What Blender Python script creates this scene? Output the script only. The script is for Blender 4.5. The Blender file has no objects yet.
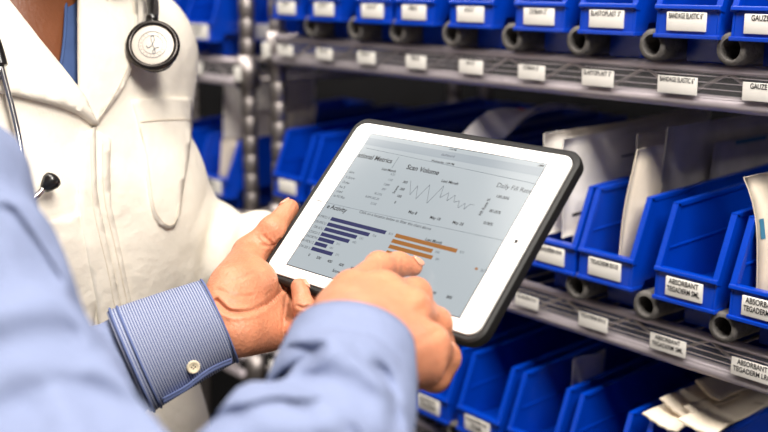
import bpy, bmesh, math, random
import numpy as np
import openvdb
from mathutils import Vector, Matrix, noise
from mathutils.bvhtree import BVHTree
from mathutils.geometry import delaunay_2d_cdt

random.seed(7)
SC = bpy.context.scene
COL = SC.collection

# ------------------------------------------------------------------ camera
FPX = 1066.7
PITCH, YAW = 0.21724923, 0.68709993
CAMP = Vector((0.0, -0.8768, 1.5))
HD = Vector((-math.cos(YAW), math.sin(YAW), 0))
RT = Vector((HD.y, -HD.x, 0))
FW = HD * math.cos(PITCH) - Vector((0, 0, math.sin(PITCH)))
UP = RT.cross(FW)
cam_d = bpy.data.cameras.new('camera')
cam = bpy.data.objects.new('camera', cam_d)
COL.objects.link(cam)
cam.matrix_world = Matrix(((RT.x, UP.x, -FW.x, CAMP.x), (RT.y, UP.y, -FW.y, CAMP.y), (RT.z, UP.z, -FW.z, CAMP.z), (0, 0, 0, 1)))
cam_d.sensor_width = 36
cam_d.lens = FPX * 36 / 768
cam_d.clip_start = 0.02
cam_d.dof.use_dof = True
cam_d.dof.focus_distance = 0.93
cam_d.dof.aperture_fstop = 50.0 / 14.0
SC.camera = cam

# ------------------------------------------------------------------ world, lights, exposure
world = bpy.data.worlds.new('world')
SC.world = world
world.use_nodes = True
bg = world.node_tree.nodes['Background']
bg.inputs[0].default_value = (1.0, 0.96, 0.92, 1)
bg.inputs[1].default_value = 0.035

def area(name, loc, target, sx, sy, power, col):
    l = bpy.data.lights.new(name, 'AREA')
    l.shape = 'RECTANGLE'; l.size = sx; l.size_y = sy; l.energy = power; l.color = col
    o = bpy.data.objects.new(name, l)
    COL.objects.link(o)
    o.location = loc
    o.rotation_euler = (Vector(target) - Vector(loc)).to_track_quat('-Z', 'Y').to_euler()
    return o

LAMPS = [(0.55, -0.62, 2.66), (-0.85, -0.62, 2.66), (-2.25, -0.62, 2.66)]
area('lamp_light_near', (0.55, -0.62, 2.60), (0.55, -0.62, 0), 1.2, 0.6, 62, (1.0, 0.95, 0.88))
area('lamp_light_far', (-0.85, -0.62, 2.60), (-0.85, -0.62, 0), 1.2, 0.6, 20, (1.0, 0.95, 0.88))
area('lamp_light_end', (-2.25, -0.62, 2.60), (-2.25, -0.62, 0), 1.2, 0.6, 22, (1.0, 0.95, 0.88))
SC.view_settings.view_transform = 'Standard'
SC.view_settings.look = 'None'
SC.view_settings.gamma = 1
SC.view_settings.use_curve_mapping = False
SC.view_settings.exposure = 0.06

# ------------------------------------------------------------------ helpers: points
def P(x, y, Z):
    """world point seen at photo position (x, y) at depth Z metres along the optical axis"""
    return CAMP + (FW + RT * ((x - 384) / FPX) + UP * ((216 - y) / FPX)) * Z

def px_of(p):
    d = Vector(p) - CAMP
    z = d.dot(FW)
    return 384 + FPX * d.dot(RT) / z, 216 - FPX * d.dot(UP) / z, z

def Yp(x, y, Y):
    """world point where the sight line of (x, y) meets the upright plane y = Y"""
    d = FW + RT * ((x - 384) / FPX) + UP * ((216 - y) / FPX)
    return CAMP + d * ((Y - CAMP.y) / d.y)

def Xpx(x, Y, z):
    """world x of the point at height z in the plane y = Y that shows at photo column x"""
    k = (x - 384) / FPX
    dy, dz = Y - CAMP.y, z - CAMP.z
    return (k * (dy * FW.y + dz * FW.z) - dy * RT.y) / (RT.x - k * FW.x)

def lin(c):
    c = c / 255.0
    return c / 12.92 if c <= 0.04045 else ((c + 0.055) / 1.055) ** 2.4

def rgb(r, g, b):
    return (lin(r), lin(g), lin(b), 1)

# ------------------------------------------------------------------ helpers: materials
def mat(name, col, rough=0.5, metal=0.0, var=0.0, vscale=30.0, bump=0.0, bscale=200.0, spec=0.5, sss=0.0, coat=0.0, trans=0.0, alpha=1.0, emit=0.0, stretch=None, sheen=0.0, bdist=0.002):
    m = bpy.data.materials.new(name)
    m.use_nodes = True
    nt = m.node_tree
    b = nt.nodes['Principled BSDF']
    b.inputs['Base Color'].default_value = col
    b.inputs['Roughness'].default_value = rough
    b.inputs['Metallic'].default_value = metal
    b.inputs['Specular IOR Level'].default_value = spec
    if sss:
        b.inputs['Subsurface Weight'].default_value = sss
        b.inputs['Subsurface Radius'].default_value = (0.012, 0.005, 0.003)
        b.inputs['Subsurface Scale'].default_value = 0.6
    if coat: b.inputs['Coat Weight'].default_value = coat
    if sheen: b.inputs['Sheen Weight'].default_value = sheen
    if trans: b.inputs['Transmission Weight'].default_value = trans
    if alpha < 1: b.inputs['Alpha'].default_value = alpha
    if emit:
        b.inputs['Emission Color'].default_value = col
        b.inputs['Emission Strength'].default_value = emit
    if var or bump:
        tc = nt.nodes.new('ShaderNodeTexCoord')
        mp = nt.nodes.new('ShaderNodeMapping')
        if stretch: mp.inputs['Scale'].default_value = stretch
        nt.links.new(tc.outputs['Object'], mp.inputs['Vector'])
    if var:
        n = nt.nodes.new('ShaderNodeTexNoise')
        n.inputs['Scale'].default_value = vscale
        n.inputs['Detail'].default_value = 4
        nt.links.new(mp.outputs[0], n.inputs['Vector'])
        r = nt.nodes.new('ShaderNodeMapRange')
        r.inputs['From Min'].default_value = 0.3; r.inputs['From Max'].default_value = 0.7
        r.inputs['To Min'].default_value = 1 - var; r.inputs['To Max'].default_value = 1 + var
        nt.links.new(n.outputs['Fac'], r.inputs['Value'])
        mx = nt.nodes.new('ShaderNodeVectorMath'); mx.operation = 'SCALE'
        mx.inputs[0].default_value = col[:3]
        nt.links.new(r.outputs[0], mx.inputs['Scale'])
        nt.links.new(mx.outputs[0], b.inputs['Base Color'])
    if bump:
        n2 = nt.nodes.new('ShaderNodeTexNoise')
        n2.inputs['Scale'].default_value = bscale
        n2.inputs['Detail'].default_value = 5
        nt.links.new(mp.outputs[0], n2.inputs['Vector'])
        bp = nt.nodes.new('ShaderNodeBump')
        bp.inputs['Strength'].default_value = bump
        bp.inputs['Distance'].default_value = bdist
        nt.links.new(n2.outputs['Fac'], bp.inputs['Height'])
        nt.links.new(bp.outputs[0], b.inputs['Normal'])
    return m

def striped(name, c1, c2, axis, per, rough=0.8):
    """woven shirt cloth with fine stripes along a fixed direction of the cloth"""
    m = mat(name, c1, rough, spec=0.2, bump=0.15, bscale=900)
    nt = m.node_tree
    b = nt.nodes['Principled BSDF']
    tc = nt.nodes.new('ShaderNodeTexCoord')
    uv = nt.nodes.new('ShaderNodeSeparateXYZ')
    nt.links.new(tc.outputs['UV'], uv.inputs[0])
    mu = nt.nodes.new('ShaderNodeMath'); mu.operation = 'MULTIPLY'; mu.inputs[1].default_value = 2 * math.pi / per
    nt.links.new(uv.outputs[axis], mu.inputs[0])
    sn = nt.nodes.new('ShaderNodeMath'); sn.operation = 'SINE'
    nt.links.new(mu.outputs[0], sn.inputs[0])
    rm = nt.nodes.new('ShaderNodeMapRange')
    rm.inputs['From Min'].default_value = -0.5; rm.inputs['From Max'].default_value = 0.5
    nt.links.new(sn.outputs[0], rm.inputs['Value'])
    mx = nt.nodes.new('ShaderNodeMix'); mx.data_type = 'RGBA'
    mx.inputs['A'].default_value = c1; mx.inputs['B'].default_value = c2
    nt.links.new(rm.outputs[0], mx.inputs['Factor'])
    nt.links.new(mx.outputs['Result'], b.inputs['Base Color'])
    return m

def lit(name, col, e):
    m = mat(name, (0.02, 0.02, 0.02, 1), 0.15, spec=0.3)
    b = m.node_tree.nodes['Principled BSDF']
    b.inputs['Emission Color'].default_value = col
    b.inputs['Emission Strength'].default_value = e
    return m

M = {}
M['wall'] = mat('wall paint', rgb(24, 23, 27), 0.9, var=0.05, vscale=6)
M['floor'] = mat('vinyl floor', rgb(110, 106, 102), 0.45, var=0.12, vscale=14)
M['ceil'] = mat('ceiling tile', rgb(225, 223, 218), 0.95, var=0.06, vscale=60, bump=0.3, bscale=120)
M['lampframe'] = mat('lamp frame', rgb(235, 235, 232), 0.5)
M['diffuser'] = mat('lamp diffuser', rgb(255, 246, 232), 0.5, emit=2.0)
M['chrome'] = mat('chrome wire', rgb(176, 168, 166), 0.46, metal=1.0, var=0.08, vscale=40)
M['lip'] = mat('shelf edge metal', rgb(196, 186, 192), 0.5, metal=0.4, var=0.06, vscale=30)
M['darkplastic'] = mat('dark clamp plastic', rgb(32, 31, 34), 0.5)
M['blue'] = mat('blue polypropylene', rgb(0, 58, 176), 0.28, var=0.05, vscale=20, spec=0.5)
M['paper'] = mat('label paper', rgb(236, 232, 226), 0.7, var=0.03, vscale=50)
M['ink'] = mat('label ink', rgb(38, 36, 38), 0.7)
M['foam'] = mat('grey pipe foam', rgb(104, 100, 97), 0.9, var=0.25, vscale=160, bump=0.6, bscale=400)
M['pack'] = mat('white paper sachet', rgb(246, 240, 234), 0.7, var=0.08, vscale=24, bump=0.5, bscale=40)
M['packcream'] = mat('cream paper sachet', rgb(232, 218, 198), 0.65, var=0.07, vscale=30, bump=0.5, bscale=50)
M['film'] = mat('clear film pouch', rgb(226, 220, 220), 0.25, var=0.12, vscale=30, bump=0.7, bscale=35, alpha=0.72)
M['print'] = mat('teal print', rgb(60, 120, 150), 0.6)
M['redprint'] = mat('red print', rgb(196, 96, 70), 0.6)
M['case'] = mat('dark rubber case', rgb(11, 10, 10), 0.6, var=0.1, vscale=50)
M['bezel'] = mat('white glass bezel', rgb(246, 244, 240), 0.12, spec=0.5)
M['coat'] = mat('white cotton twill', rgb(236, 228, 214), 0.85, var=0.03, vscale=30, bump=0.8, bscale=20, spec=0.15, bdist=0.007)
M['stitch'] = mat('coat stitching', rgb(226, 214, 196), 0.9, spec=0.1)
M['scrub'] = mat('blue scrub cotton', rgb(70, 90, 134), 0.9, var=0.06, vscale=40, bump=0.3, bscale=120, spec=0.1)
M['skin'] = mat('fair skin', rgb(206, 136, 103), 0.42, var=0.13, vscale=55, bump=0.55, bscale=330, sss=0.12, spec=0.4)
M['nail'] = mat('fingernail', rgb(220, 160, 134), 0.25, spec=0.5)
M['dskin'] = mat('brown skin', rgb(118, 68, 40), 0.42, var=0.07, vscale=30, bump=0.2, bscale=260, sss=0.08)
M['dnail'] = mat('brown skin fingernail', rgb(190, 130, 96), 0.25)
M['hair'] = mat('black hair', rgb(24, 19, 17), 0.5, bump=0.8, bscale=120, stretch=(1, 1, 0.15))
M['brownhair'] = mat('brown hair', rgb(70, 48, 34), 0.5, bump=0.8, bscale=120, stretch=(1, 1, 0.15))
M['shirt'] = mat('pale blue shirt cotton', rgb(124, 134, 164), 0.85, var=0.03, vscale=30, bump=0.9, bscale=22, spec=0.15, bdist=0.008, stretch=(1, 1, .6))
M['stripes'] = striped('blue and white striped cotton', rgb(68, 82, 126), rgb(166, 171, 190), 0, 0.0021)
M['piping'] = mat('cuff edge cotton', rgb(98, 110, 152), 0.85, spec=0.15)
M['button'] = mat('cream button', rgb(226, 212, 184), 0.3, var=0.06, vscale=200)
M['trouser'] = mat('dark trouser wool', rgb(46, 48, 58), 0.9, var=0.1, vscale=60)
M['trouserblue'] = mat('blue scrub trousers', rgb(92, 122, 180), 0.9, var=0.06, vscale=40)
M['shoe'] = mat('black leather', rgb(26, 24, 24), 0.35)
M['shoewhite'] = mat('white shoe', rgb(220, 216, 210), 0.5)
M['tubing'] = mat('black tubing', rgb(22, 20, 20), 0.3, coat=0.3)
M['steel'] = mat('polished steel', rgb(206, 204, 204), 0.2, metal=1.0)
M['gunmetal'] = mat('smoke grey metal rim', rgb(58, 54, 52), 0.25, metal=0.8)
M['diaphragm'] = mat('stethoscope diaphragm', rgb(222, 212, 200), 0.4)
M['emblem'] = mat('diaphragm print', rgb(128, 134, 140), 0.5)
M['eye'] = mat('eye white', rgb(236, 232, 226), 0.15)
M['iris'] = mat('dark iris', rgb(46, 30, 20), 0.15)
M['lens'] = mat('camera lens', rgb(20, 20, 24), 0.1)
M['navy'] = lit('navy bar', rgb(16, 28, 92), 0.9)
M['orange'] = lit('amber bar', rgb(206, 126, 20), 0.55)
M['stext'] = lit('screen text', rgb(24, 28, 46), 0.2)
M['sgrey'] = lit('screen grey text', rgb(104, 112, 124), 0.45)
M['sline'] = lit('screen rule', rgb(140, 152, 164), 0.5)
M['screen'] = lit('lit screen', rgb(192, 202, 208), 0.80)
M['screenbar'] = lit('lit screen header', rgb(178, 190, 200), 0.72)
M['holder'] = mat('clear label strip', rgb(210, 208, 212), 0.12, alpha=0.05, spec=0.6)

# ------------------------------------------------------------------ helpers: meshes
def tag(o, label=None, cat=None, group=None, kind=None):
    if label: o['label'] = label
    if cat: o['category'] = cat
    if group: o['group'] = group
    if kind: o['kind'] = kind
    return o

def empty(name, loc, rz=0.0):
    o = bpy.data.objects.new(name, None)
    o.empty_display_size = 0.05
    COL.objects.link(o)
    o.location = loc
    o.rotation_euler = (0, 0, rz)
    return o

def link_mesh(name, me, mats, parent=None, world=True):
    for m in mats: me.materials.append(M[m])
    o = bpy.data.objects.new(name, me)
    COL.objects.link(o)
    if parent is not None:
        o.parent = parent
        if world:                       # vertices are given in world space
            bpy.context.view_layer.update()
            o.matrix_parent_inverse = parent.matrix_world.inverted()
    return o

class MB:
    def __init__(self):
        self.v = []; self.f = []; self.m = []; self.s = []
    def add(self, vs, fs, mi=0, smooth=False):
        n = len(self.v)
        self.v += [tuple(p) for p in vs]
        for f in fs:
            self.f.append(tuple(i + n for i in f)); self.m.append(mi); self.s.append(smooth)
    def box(self, x0, x1, y0, y1, z0, z1, mi=0, T=None):
        vs = [Vector((x, y, z)) for z in (z0, z1) for y in (y0, y1) for x in (x0, x1)]
        if T is not None: vs = [T @ p for p in vs]
        self.add(vs, [(0, 2, 3, 1), (4, 5, 7, 6), (0, 1, 5, 4), (2, 6, 7, 3), (0, 4, 6, 2), (1, 3, 7, 5)], mi)
    def rbox(self, x0, x1, y0, y1, z0, z1, r, mi=0, T=None, seg=2):
        bm = bmesh.new()
        bmesh.ops.create_cube(bm, size=1)
        for p in bm.verts:
            p.co = Vector(((x0 + x1) / 2 + p.co.x * (x1 - x0), (y0 + y1) / 2 + p.co.y * (y1 - y0), (z0 + z1) / 2 + p.co.z * (z1 - z0)))
        bmesh.ops.bevel(bm, geom=bm.edges[:], offset=r, segments=seg, affect='EDGES', profile=0.5)
        self.bm(bm, mi, T, True)
    def bm(self, bm, mi=0, T=None, smooth=False):
        bm.verts.index_update()
        vs = [(T @ p.co) if T is not None else p.co.copy() for p in bm.verts]
        self.add(vs, [[q.index for q in f.verts] for f in bm.faces], mi, smooth)
        bm.free()
    def prism(self, prof, x0, x1, mi=0, T=None):
        """(y, z) profile pushed along x"""
        n = len(prof)
        vs = [Vector((x0, a, b)) for a, b in prof] + [Vector((x1, a, b)) for a, b in prof]
        if T is not None: vs = [T @ p for p in vs]
        fs = [tuple(range(n - 1, -1, -1)), tuple(range(n, 2 * n))]
        fs += [(i, (i + 1) % n, n + (i + 1) % n, n + i) for i in range(n)]
        self.add(vs, fs, mi)
    def tube(self, pts, r, seg=8, mi=0, cap=True, closed=False):
        pts = [Vector(p) for p in pts]
        n = len(pts)
        rr = r if isinstance(r, (list, tuple)) else [r] * n
        up = None
        rings = []
        for i, p in enumerate(pts):
            a = pts[(i - 1) % n] if (closed or i > 0) else p
            b = pts[(i + 1) % n] if (closed or i < n - 1) else p
            t = (b - a).normalized()
            if up is None:
                up = t.orthogonal().normalized()
            else:
                up = (up - t * up.dot(t))
                up = up.normalized() if up.length > 1e-6 else t.orthogonal().normalized()
            w = t.cross(up)
            rings.append([p + (up * math.cos(2 * math.pi * k / seg) + w * math.sin(2 * math.pi * k / seg)) * rr[i] for k in range(seg)])
        vs = [q for ring in rings for q in ring]
        fs = []
        for i in range(n if closed else n - 1):
            j = (i + 1) % n
            for k in range(seg):
                fs.append((i * seg + k, i * seg + (k + 1) % seg, j * seg + (k + 1) % seg, j * seg + k))
        if cap and not closed:
            fs.append(tuple(range(seg - 1, -1, -1)))
            fs.append(tuple((n - 1) * seg + k for k in range(seg)))
        self.add(vs, fs, mi, True)
    def lathe(self, prof, T, seg=32, mi=0, smooth=True):
        """(r, h) profile turned about local z of T"""
        vs = []; fs = []
        n = len(prof)
        for k in range(seg):
            a = 2 * math.pi * k / seg
            for r, h in prof:
                vs.append(T @ Vector((r * math.cos(a), r * math.sin(a), h)))
        for k in range(seg):
            j = (k + 1) % seg
            for i in range(n - 1):
                fs.append((k * n + i, j * n + i, j * n + i + 1, k * n + i + 1))
        self.add(vs, fs, mi, smooth)
    def mesh(self, name):
        me = bpy.data.meshes.new(name)
        me.from_pydata(self.v, [], self.f)
        me.polygons.foreach_set('material_index', self.m)
        me.polygons.foreach_set('use_smooth', self.s)
        me.update()
        return me
    def build(self, name, mats, parent=None, world=True, bevel=0.0, fix=False):
        me = self.mesh(name)
        if fix:
            bm = bmesh.new(); bm.from_mesh(me)
            bmesh.ops.recalc_face_normals(bm, faces=bm.faces[:])
            bm.to_mesh(me); bm.free()
        o = link_mesh(name, me, mats, parent, world)
        if bevel:
            b = o.modifiers.new('bevel', 'BEVEL')
            b.width = bevel; b.segments = 2; b.limit_method = 'ANGLE'; b.angle_limit = math.radians(35)
        return o

_txt = {}
def text_geo(s, bold=False):
    """flat mesh of a string, cap height about 0.72 units at size 1"""
    k = (s, bold)
    if k not in _txt:
        cu = bpy.data.curves.new('t', 'FONT')
        cu.body = s; cu.size = 1; cu.resolution_u = 4
        cu.align_x = 'LEFT'
        if bold: cu.offset = 0.018
        o = bpy.data.objects.new('t', cu)
        COL.objects.link(o)
        bpy.context.view_layer.update()
        ev = o.evaluated_get(bpy.context.evaluated_depsgraph_get())
        me = ev.to_mesh()
        vs = [v.co.copy() for v in me.vertices]
        fs = [tuple(p.vertices) for p in me.polygons]
        ev.to_mesh_clear()
        bpy.data.objects.remove(o)
        bpy.data.curves.remove(cu)
        w = max([v.x for v in vs], default=0)
        _txt[k] = (vs, fs, w)
    return _txt[k]

def put_text(mb, s, T, size, align='L', mi=0, bold=False, width=None):
    """text in the xy plane of T; width squeezes the line to a given length"""
    vs, fs, w = text_geo(s, bold)
    sx = size if width is None else width / max(w, 1e-6)
    off = {'L': 0, 'C': -w / 2, 'R': -w}[align]
    mb.add([T @ Vector(((v.x + off) * sx, v.y * size, 0)) for v in vs], fs, mi)

def snap_cut(bm, poly, tree, reach=9):
    """pull the rough edge of a cut opening onto its outline"""
    for v in bm.verts:
        if not v.is_boundary: continue
        x, y, z = px_of(v.co)
        best = None
        for i in range(len(poly)):
            a = Vector(poly[i - 1]); c = Vector(poly[i]); p = Vector((x, y))
            t = max(0, min(1, (p - a).dot(c - a) / max((c - a).length_squared, 1e-9)))
            q = a + (c - a) * t
            if best is None or (q - p).length < best[0]: best = ((q - p).length, q)
        if best[0] < reach:
            h = tree.ray_cast(CAMP, (P(best[1].x, best[1].y, 1) - CAMP).normalized())[0]
            if h is not None and (h - v.co).length < .03: v.co = h

# ------------------------------------------------------------------ helpers: organic surfaces
class Field:
    """signed distance field made of round cones and ellipsoids, blended smoothly"""
    def __init__(self, lo, hi, vox):
        self.lo = np.array(lo, float); self.vox = vox
        self.n = np.ceil((np.array(hi) - self.lo) / vox).astype(int) + 1
        self.d = np.full(self.n, 0.3, np.float32)
    def clone(self):
        c = Field.__new__(Field)
        c.lo = self.lo; c.vox = self.vox; c.n = self.n
        c.d = np.full(self.n, 0.3, np.float32)
        return c
    def _sub(self, lo, hi):
        a = np.clip(np.floor((lo - self.lo) / self.vox).astype(int), 0, self.n)
        b = np.clip(np.ceil((hi - self.lo) / self.vox).astype(int) + 1, 0, self.n)
        if np.any(b <= a): return None
        g = [self.lo[i] + self.vox * np.arange(a[i], b[i]) for i in range(3)]
        X = np.stack(np.meshgrid(*g, indexing='ij'), -1).astype(np.float32)
        return tuple(slice(a[i], b[i]) for i in range(3)), X
    def _mix(self, s, d, k):
        e = self.d[s]
        if k <= 0:
            self.d[s] = np.minimum(e, d)
        else:
            h = np.maximum(k - np.abs(e - d), 0) / k
            self.d[s] = np.minimum(e, d) - h * h * k * 0.25
    def cone(self, a, b, ra, rb, k=0.01):
        a = np.array(a, float); b = np.array(b, float)
        m = max(ra, rb) + k + 0.03
        r = self._sub(np.minimum(a, b) - m, np.maximum(a, b) + m)
        if r is None: return
        s, X = r
        ab = b - a
        t = np.clip(((X - a) @ ab.astype(np.float32)) / max(ab @ ab, 1e-12), 0, 1)
        d = np.linalg.norm(X - a - t[..., None] * ab, axis=-1) - (ra + (rb - ra) * t)
        self._mix(s, d.astype(np.float32), k)
    def chain(self, pts, rs, k=0.01):
        for i in range(len(pts) - 1):
            self.cone(pts[i], pts[i + 1], rs[i], rs[i + 1], k)
    def ell(self, c, r, k=0.02, rot=None, cut=False):
        c = np.array(c, float); r = np.array(r, float)
        m = r.max() + k + 0.03
        q = self._sub(c - m, c + m)
        if q is None: return
        s, X = q
        L = X - c
        if rot is not None: L = L @ np.array(rot, np.float32)
        k0 = np.linalg.norm(L / r, axis=-1)
        k1 = np.linalg.norm(L / (r * r), axis=-1)
        d = (k0 * (k0 - 1) / np.maximum(k1, 1e-9)).astype(np.float32)
        if cut:
            e = self.d[s]
            h = np.maximum(k - np.abs(e + d), 0) / max(k, 1e-9)
            self.d[s] = np.maximum(e, -d) + h * h * k * 0.25
        else:
            self._mix(s, d, k)
    def merge(self, other, k):
        self._mix((slice(None),) * 3, other.d, k)
    def polys(self, iso=0.0):
        g = openvdb.FloatGrid(0.3)
        g.copyFromArray(self.d.astype(np.float32))
        pts, quads = g.convertToQuads(iso)
        return pts * self.vox + self.lo, quads[:, ::-1]

def arrays_mesh(name, parts):
    """one mesh out of (points, quads) arrays, outward normals, smooth"""
    vs = []; fs = []; n = 0
    for p, q in parts:
        vs.append(p); fs.append(q + n); n += len(p)
    V = np.concatenate(vs); Q = np.concatenate(fs)
    me = bpy.data.meshes.new(name)
    me.from_pydata(V.tolist(), [], Q.tolist())
    bm = bmesh.new(); bm.from_mesh(me)
    bmesh.ops.recalc_face_normals(bm, faces=bm.faces[:])
    bm.to_mesh(me); bm.free()
    me.polygons.foreach_set('use_smooth', [True] * len(me.polygons))
    me.update()
    return me

def relax(me, it, fac=0.5):
    bm = bmesh.new(); bm.from_mesh(me)
    bmesh.ops.recalc_face_normals(bm, faces=bm.faces[:])
    for _ in range(it):
        bmesh.ops.smooth_vert(bm, verts=bm.verts[:], factor=fac, use_axis_x=True, use_axis_y=True, use_axis_z=True)
    bm.to_mesh(me); bm.free(); me.update()

def inside(poly, x, y):
    c = False
    n = len(poly)
    for i in range(n):
        x0, y0 = poly[i]; x1, y1 = poly[i - 1]
        if (y0 > y) != (y1 > y) and x < (x1 - x0) * (y - y0) / (y1 - y0) + x0:
            c = not c
    return c

def spline(pts, n=8):
    """Catmull-Rom through points"""
    pts = [Vector(p) for p in pts]
    out = []
    for i in range(len(pts) - 1):
        a = pts[max(i - 1, 0)]; b = pts[i]; c = pts[i + 1]; d = pts[min(i + 2, len(pts) - 1)]
        for k in range(n):
            t = k / n
            out.append(0.5 * ((2 * b) + (c - a) * t + (2 * a - 5 * b + 4 * c - d) * t * t + (3 * b - a - 3 * c + d) * t ** 3))
    out.append(pts[-1])
    return out

def frame(o, z, x=None):
    """matrix with local z along z, near-x along x"""
    z = Vector(z).normalized()
    x = Vector(x) if x is not None else z.orthogonal()
    x = (x - z * x.dot(z)).normalized()
    y = z.cross(x)
    return Matrix(((x.x, y.x, z.x, o[0]), (x.y, y.y, z.y, o[1]), (x.z, y.z, z.z, o[2]), (0, 0, 0, 1)))

# ================================================================== room
def struct(name, x0, x1, y0, y1, z0, z1, m):
    b = MB(); b.box(x0, x1, y0, y1, z0, z1)
    return tag(b.build(name, [m]), kind='structure')

struct('floor', -3.2, 2.4, -2.6, 0.62, -0.05, 0.0, 'floor')
struct('wall_back', -3.2, 2.4, 0.62, 0.70, 0.0, 2.70, 'wall')
struct('wall_left', -3.3, -3.2, -2.6, 0.70, 0.0, 2.70, 'wall')
struct('ceiling', -3.2, 2.4, -2.6, 0.62, 2.70, 2.76, 'ceil')
for i, (x, y, z) in enumerate(LAMPS):
    r = empty('ceiling_lamp', (x, y, 2.70))
    tag(r, ['flat white ceiling lamp above the aisle on the near side', 'flat white ceiling lamp above the two people', 'flat white ceiling lamp over the far aisle end at the left'][i], 'lamp', 'ceiling lamps over the aisle')
    b = MB()
    b.box(x - .64, x + .64, y - .34, y - .305, 2.62, 2.70); b.box(x - .64, x + .64, y + .305, y + .34, 2.62, 2.70)
    b.box(x - .64, x - .605, y - .305, y + .305, 2.62, 2.70); b.box(x + .605, x + .64, y - .305, y + .305, 2.62, 2.70)
    b.build('lamp_frame', ['lampframe'], r)
    b = MB(); b.box(x - .605, x + .605, y - .305, y + .305, 2.64, 2.66); b.build('diffuser', ['diffuser'], r)

# ================================================================== shelving
LIP = 0.042
ZA, ZB, ZC = 1.4236, 1.1636, 0.930
LZ1, LZ2, LZ3 = 1.383, 1.140, 0.900

def post_mesh(x, y, h):
    prof = [(0.0, 0.0), (0.0125, 0.0)]
    z = 0.03
    while z < h - 0.03:
        prof += [(0.0125, z), (0.0113, z + 0.002), (0.0113, z + 0.006), (0.0125, z + 0.008)]
        z += 0.03
    prof += [(0.0125, h - 0.006), (0.0, h)]
    b = MB(); b.lathe(prof, Matrix.Translation((x, y, 0.0)), 16)
    return b

def shelf_unit(name, label, x0, x1, levels, depth=0.46):
    root = empty(name, ((x0 + x1) / 2, depth / 2, 0))
    tag(root, label, 'shelving')
    for x in (x0, x1):
        for y in (0.012, depth - 0.012):
            post_mesh(x, y, 1.98).build('post', ['chrome'], root)
    shelves = []
    for z, labels in levels:
        b = MB()
        xa, xb = x0 + 0.014, x1 - 0.014
        for y in (0.0, depth):
            b.tube([(xa, y, z - 0.0045), (xb, y, z - 0.0045)], 0.0045, 10, 1)
            b.tube([(xa, y, z - LIP + 0.006), (xb, y, z - LIP + 0.006)], 0.0075, 10, 1)
            k = 0; x = xa; pts = []
            while x < xb:
                pts.append((x, y + 0.002, z - 0.008 if k % 2 == 0 else z - LIP + 0.01)); x += 0.047; k += 1
            for p, q in zip(pts, pts[1:]): b.tube([p, q], 0.0019, 6, 0, cap=False)
        for x in (xa, xb):
            b.tube([(x, 0, z - 0.0045), (x, depth, z - 0.0045)], 0.0045, 8, 0)
            b.tube([(x, 0, z - LIP + 0.006), (x, depth, z - LIP + 0.006)], 0.0055, 8, 0)
        n = int((xb - xa) / 0.026)
        for i in range(1, n):
            x = xa + (xb - xa) * i / n
            b.tube([(x, 0.0, z - 0.0022), (x, depth, z - 0.0022)], 0.0018, 5, 0, cap=False)
        for y in (0.09, 0.19, 0.29, 0.39):
            b.tube([(xa, y, z - 0.0075), (xb, y, z - 0.0075)], 0.003, 6, 0, cap=False)
        sh = b.build('shelf', ['chrome', 'lip'], root)
        if labels:
            for x in (x0, x1):
                l = MB(); l.rbox(x - .010, x + .010, -.0085, -.0065, z - .034, z - .012, .0005)
                l.build('post_label', ['paper'], sh)
        for x in (x0, x1):
            for y in (0.012, depth - 0.012):
                c = MB()
                c.lathe([(0.013, -LIP - 0.004), (0.0185, -LIP - 0.004), (0.0165, 0.004), (0.013, 0.004), (0.013, -LIP - 0.004)], Matrix.Translation((x, y, z)), 16)
                c.build('corner_collar', ['chrome'], sh)
        h = MB(); h.box(xa + 0.004, xb - 0.004, -0.0085, -0.0075, z - LIP + 0.009, z - 0.006)
        for dz in (.013, .019, .025, .031):
            h.box(xa + 0.004, xb - 0.004, -0.0080, -0.0070, z - LIP + dz, z - LIP + dz + .0007, 1)
        h.build('label_strip', ['holder', 'lip'], sh)
        for x, w, hh, lines in labels:
            l = MB()
            zc = z - 0.0215; hh *= .80; w *= .90
            l.rbox(x - w / 2, x + w / 2, -0.0105, -0.0092, zc - hh / 2, zc + hh / 2, 0.0005)
            write(l, lines, (x, -0.0108, zc), w, hh)
            l.build('shelf_label', ['paper', 'ink'], sh)
    return root

def write(l, lines, c, w, hh, face=Vector((0, -1, 0)), mi=1):
    """print lines on a label facing -y"""
    if not lines: return
    size = min(hh * 0.40, 0.0075)
    for i, s in enumerate(lines):
        T = Matrix(((1, 0, 0, c[0]), (0, 0, 0, c[1]), (0, 1, 0, c[2] + hh * 0.18 - i * size * 1.02), (0, 0, 0, 1)))
        put_text(l, s, T, size, 'C', mi, bold=True, width=min(w * 0.88, text_geo(s, True)[2] * size * 0.78))

LA = [(-1.279, .042, .019, ['CURITY']), (-1.185, .042, .019, ['KLING 2"']), (-1.093, .042, .020, ['KLING 4"']), (-.995, .042, .020, ['KERLIX']), (-.898, .044, .020, ['ACE 2"']),
      (-.803, .044, .020, ['COBAN 2"']), (-.711, .046, .021, ['ELASTOPLAST 3"']), (-.614, .050, .021, ['BANDAGE ELASTIC 6"']), (-.522, .048, .021, ['GAUZE 4X4'])]
LB = [(-1.27, .042, .019, []), (-1.18, .042, .019, []), (-.80, .040, .018, ['TEGADERM 4X4']), (-.703, .044, .020, ['TEGADERM 8X10']), (-.607, .048, .021, ['ABSORBANT', 'TEGADERM SML']), (-.512, .050, .022, ['ABSORBANT', 'TEGADERM LRG'])]
LC = [(-.93, .042, .019, []), (-.84, .042, .019, []), (-.75, .042, .019, [])]
shelf_unit('wire_shelving_unit', 'long chrome wire shelving unit full of blue bins at right', -1.332, -0.10,
           [(1.80, []), (ZA, LA), (ZB, LB), (ZC, LC), (0.30, [])])
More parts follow.
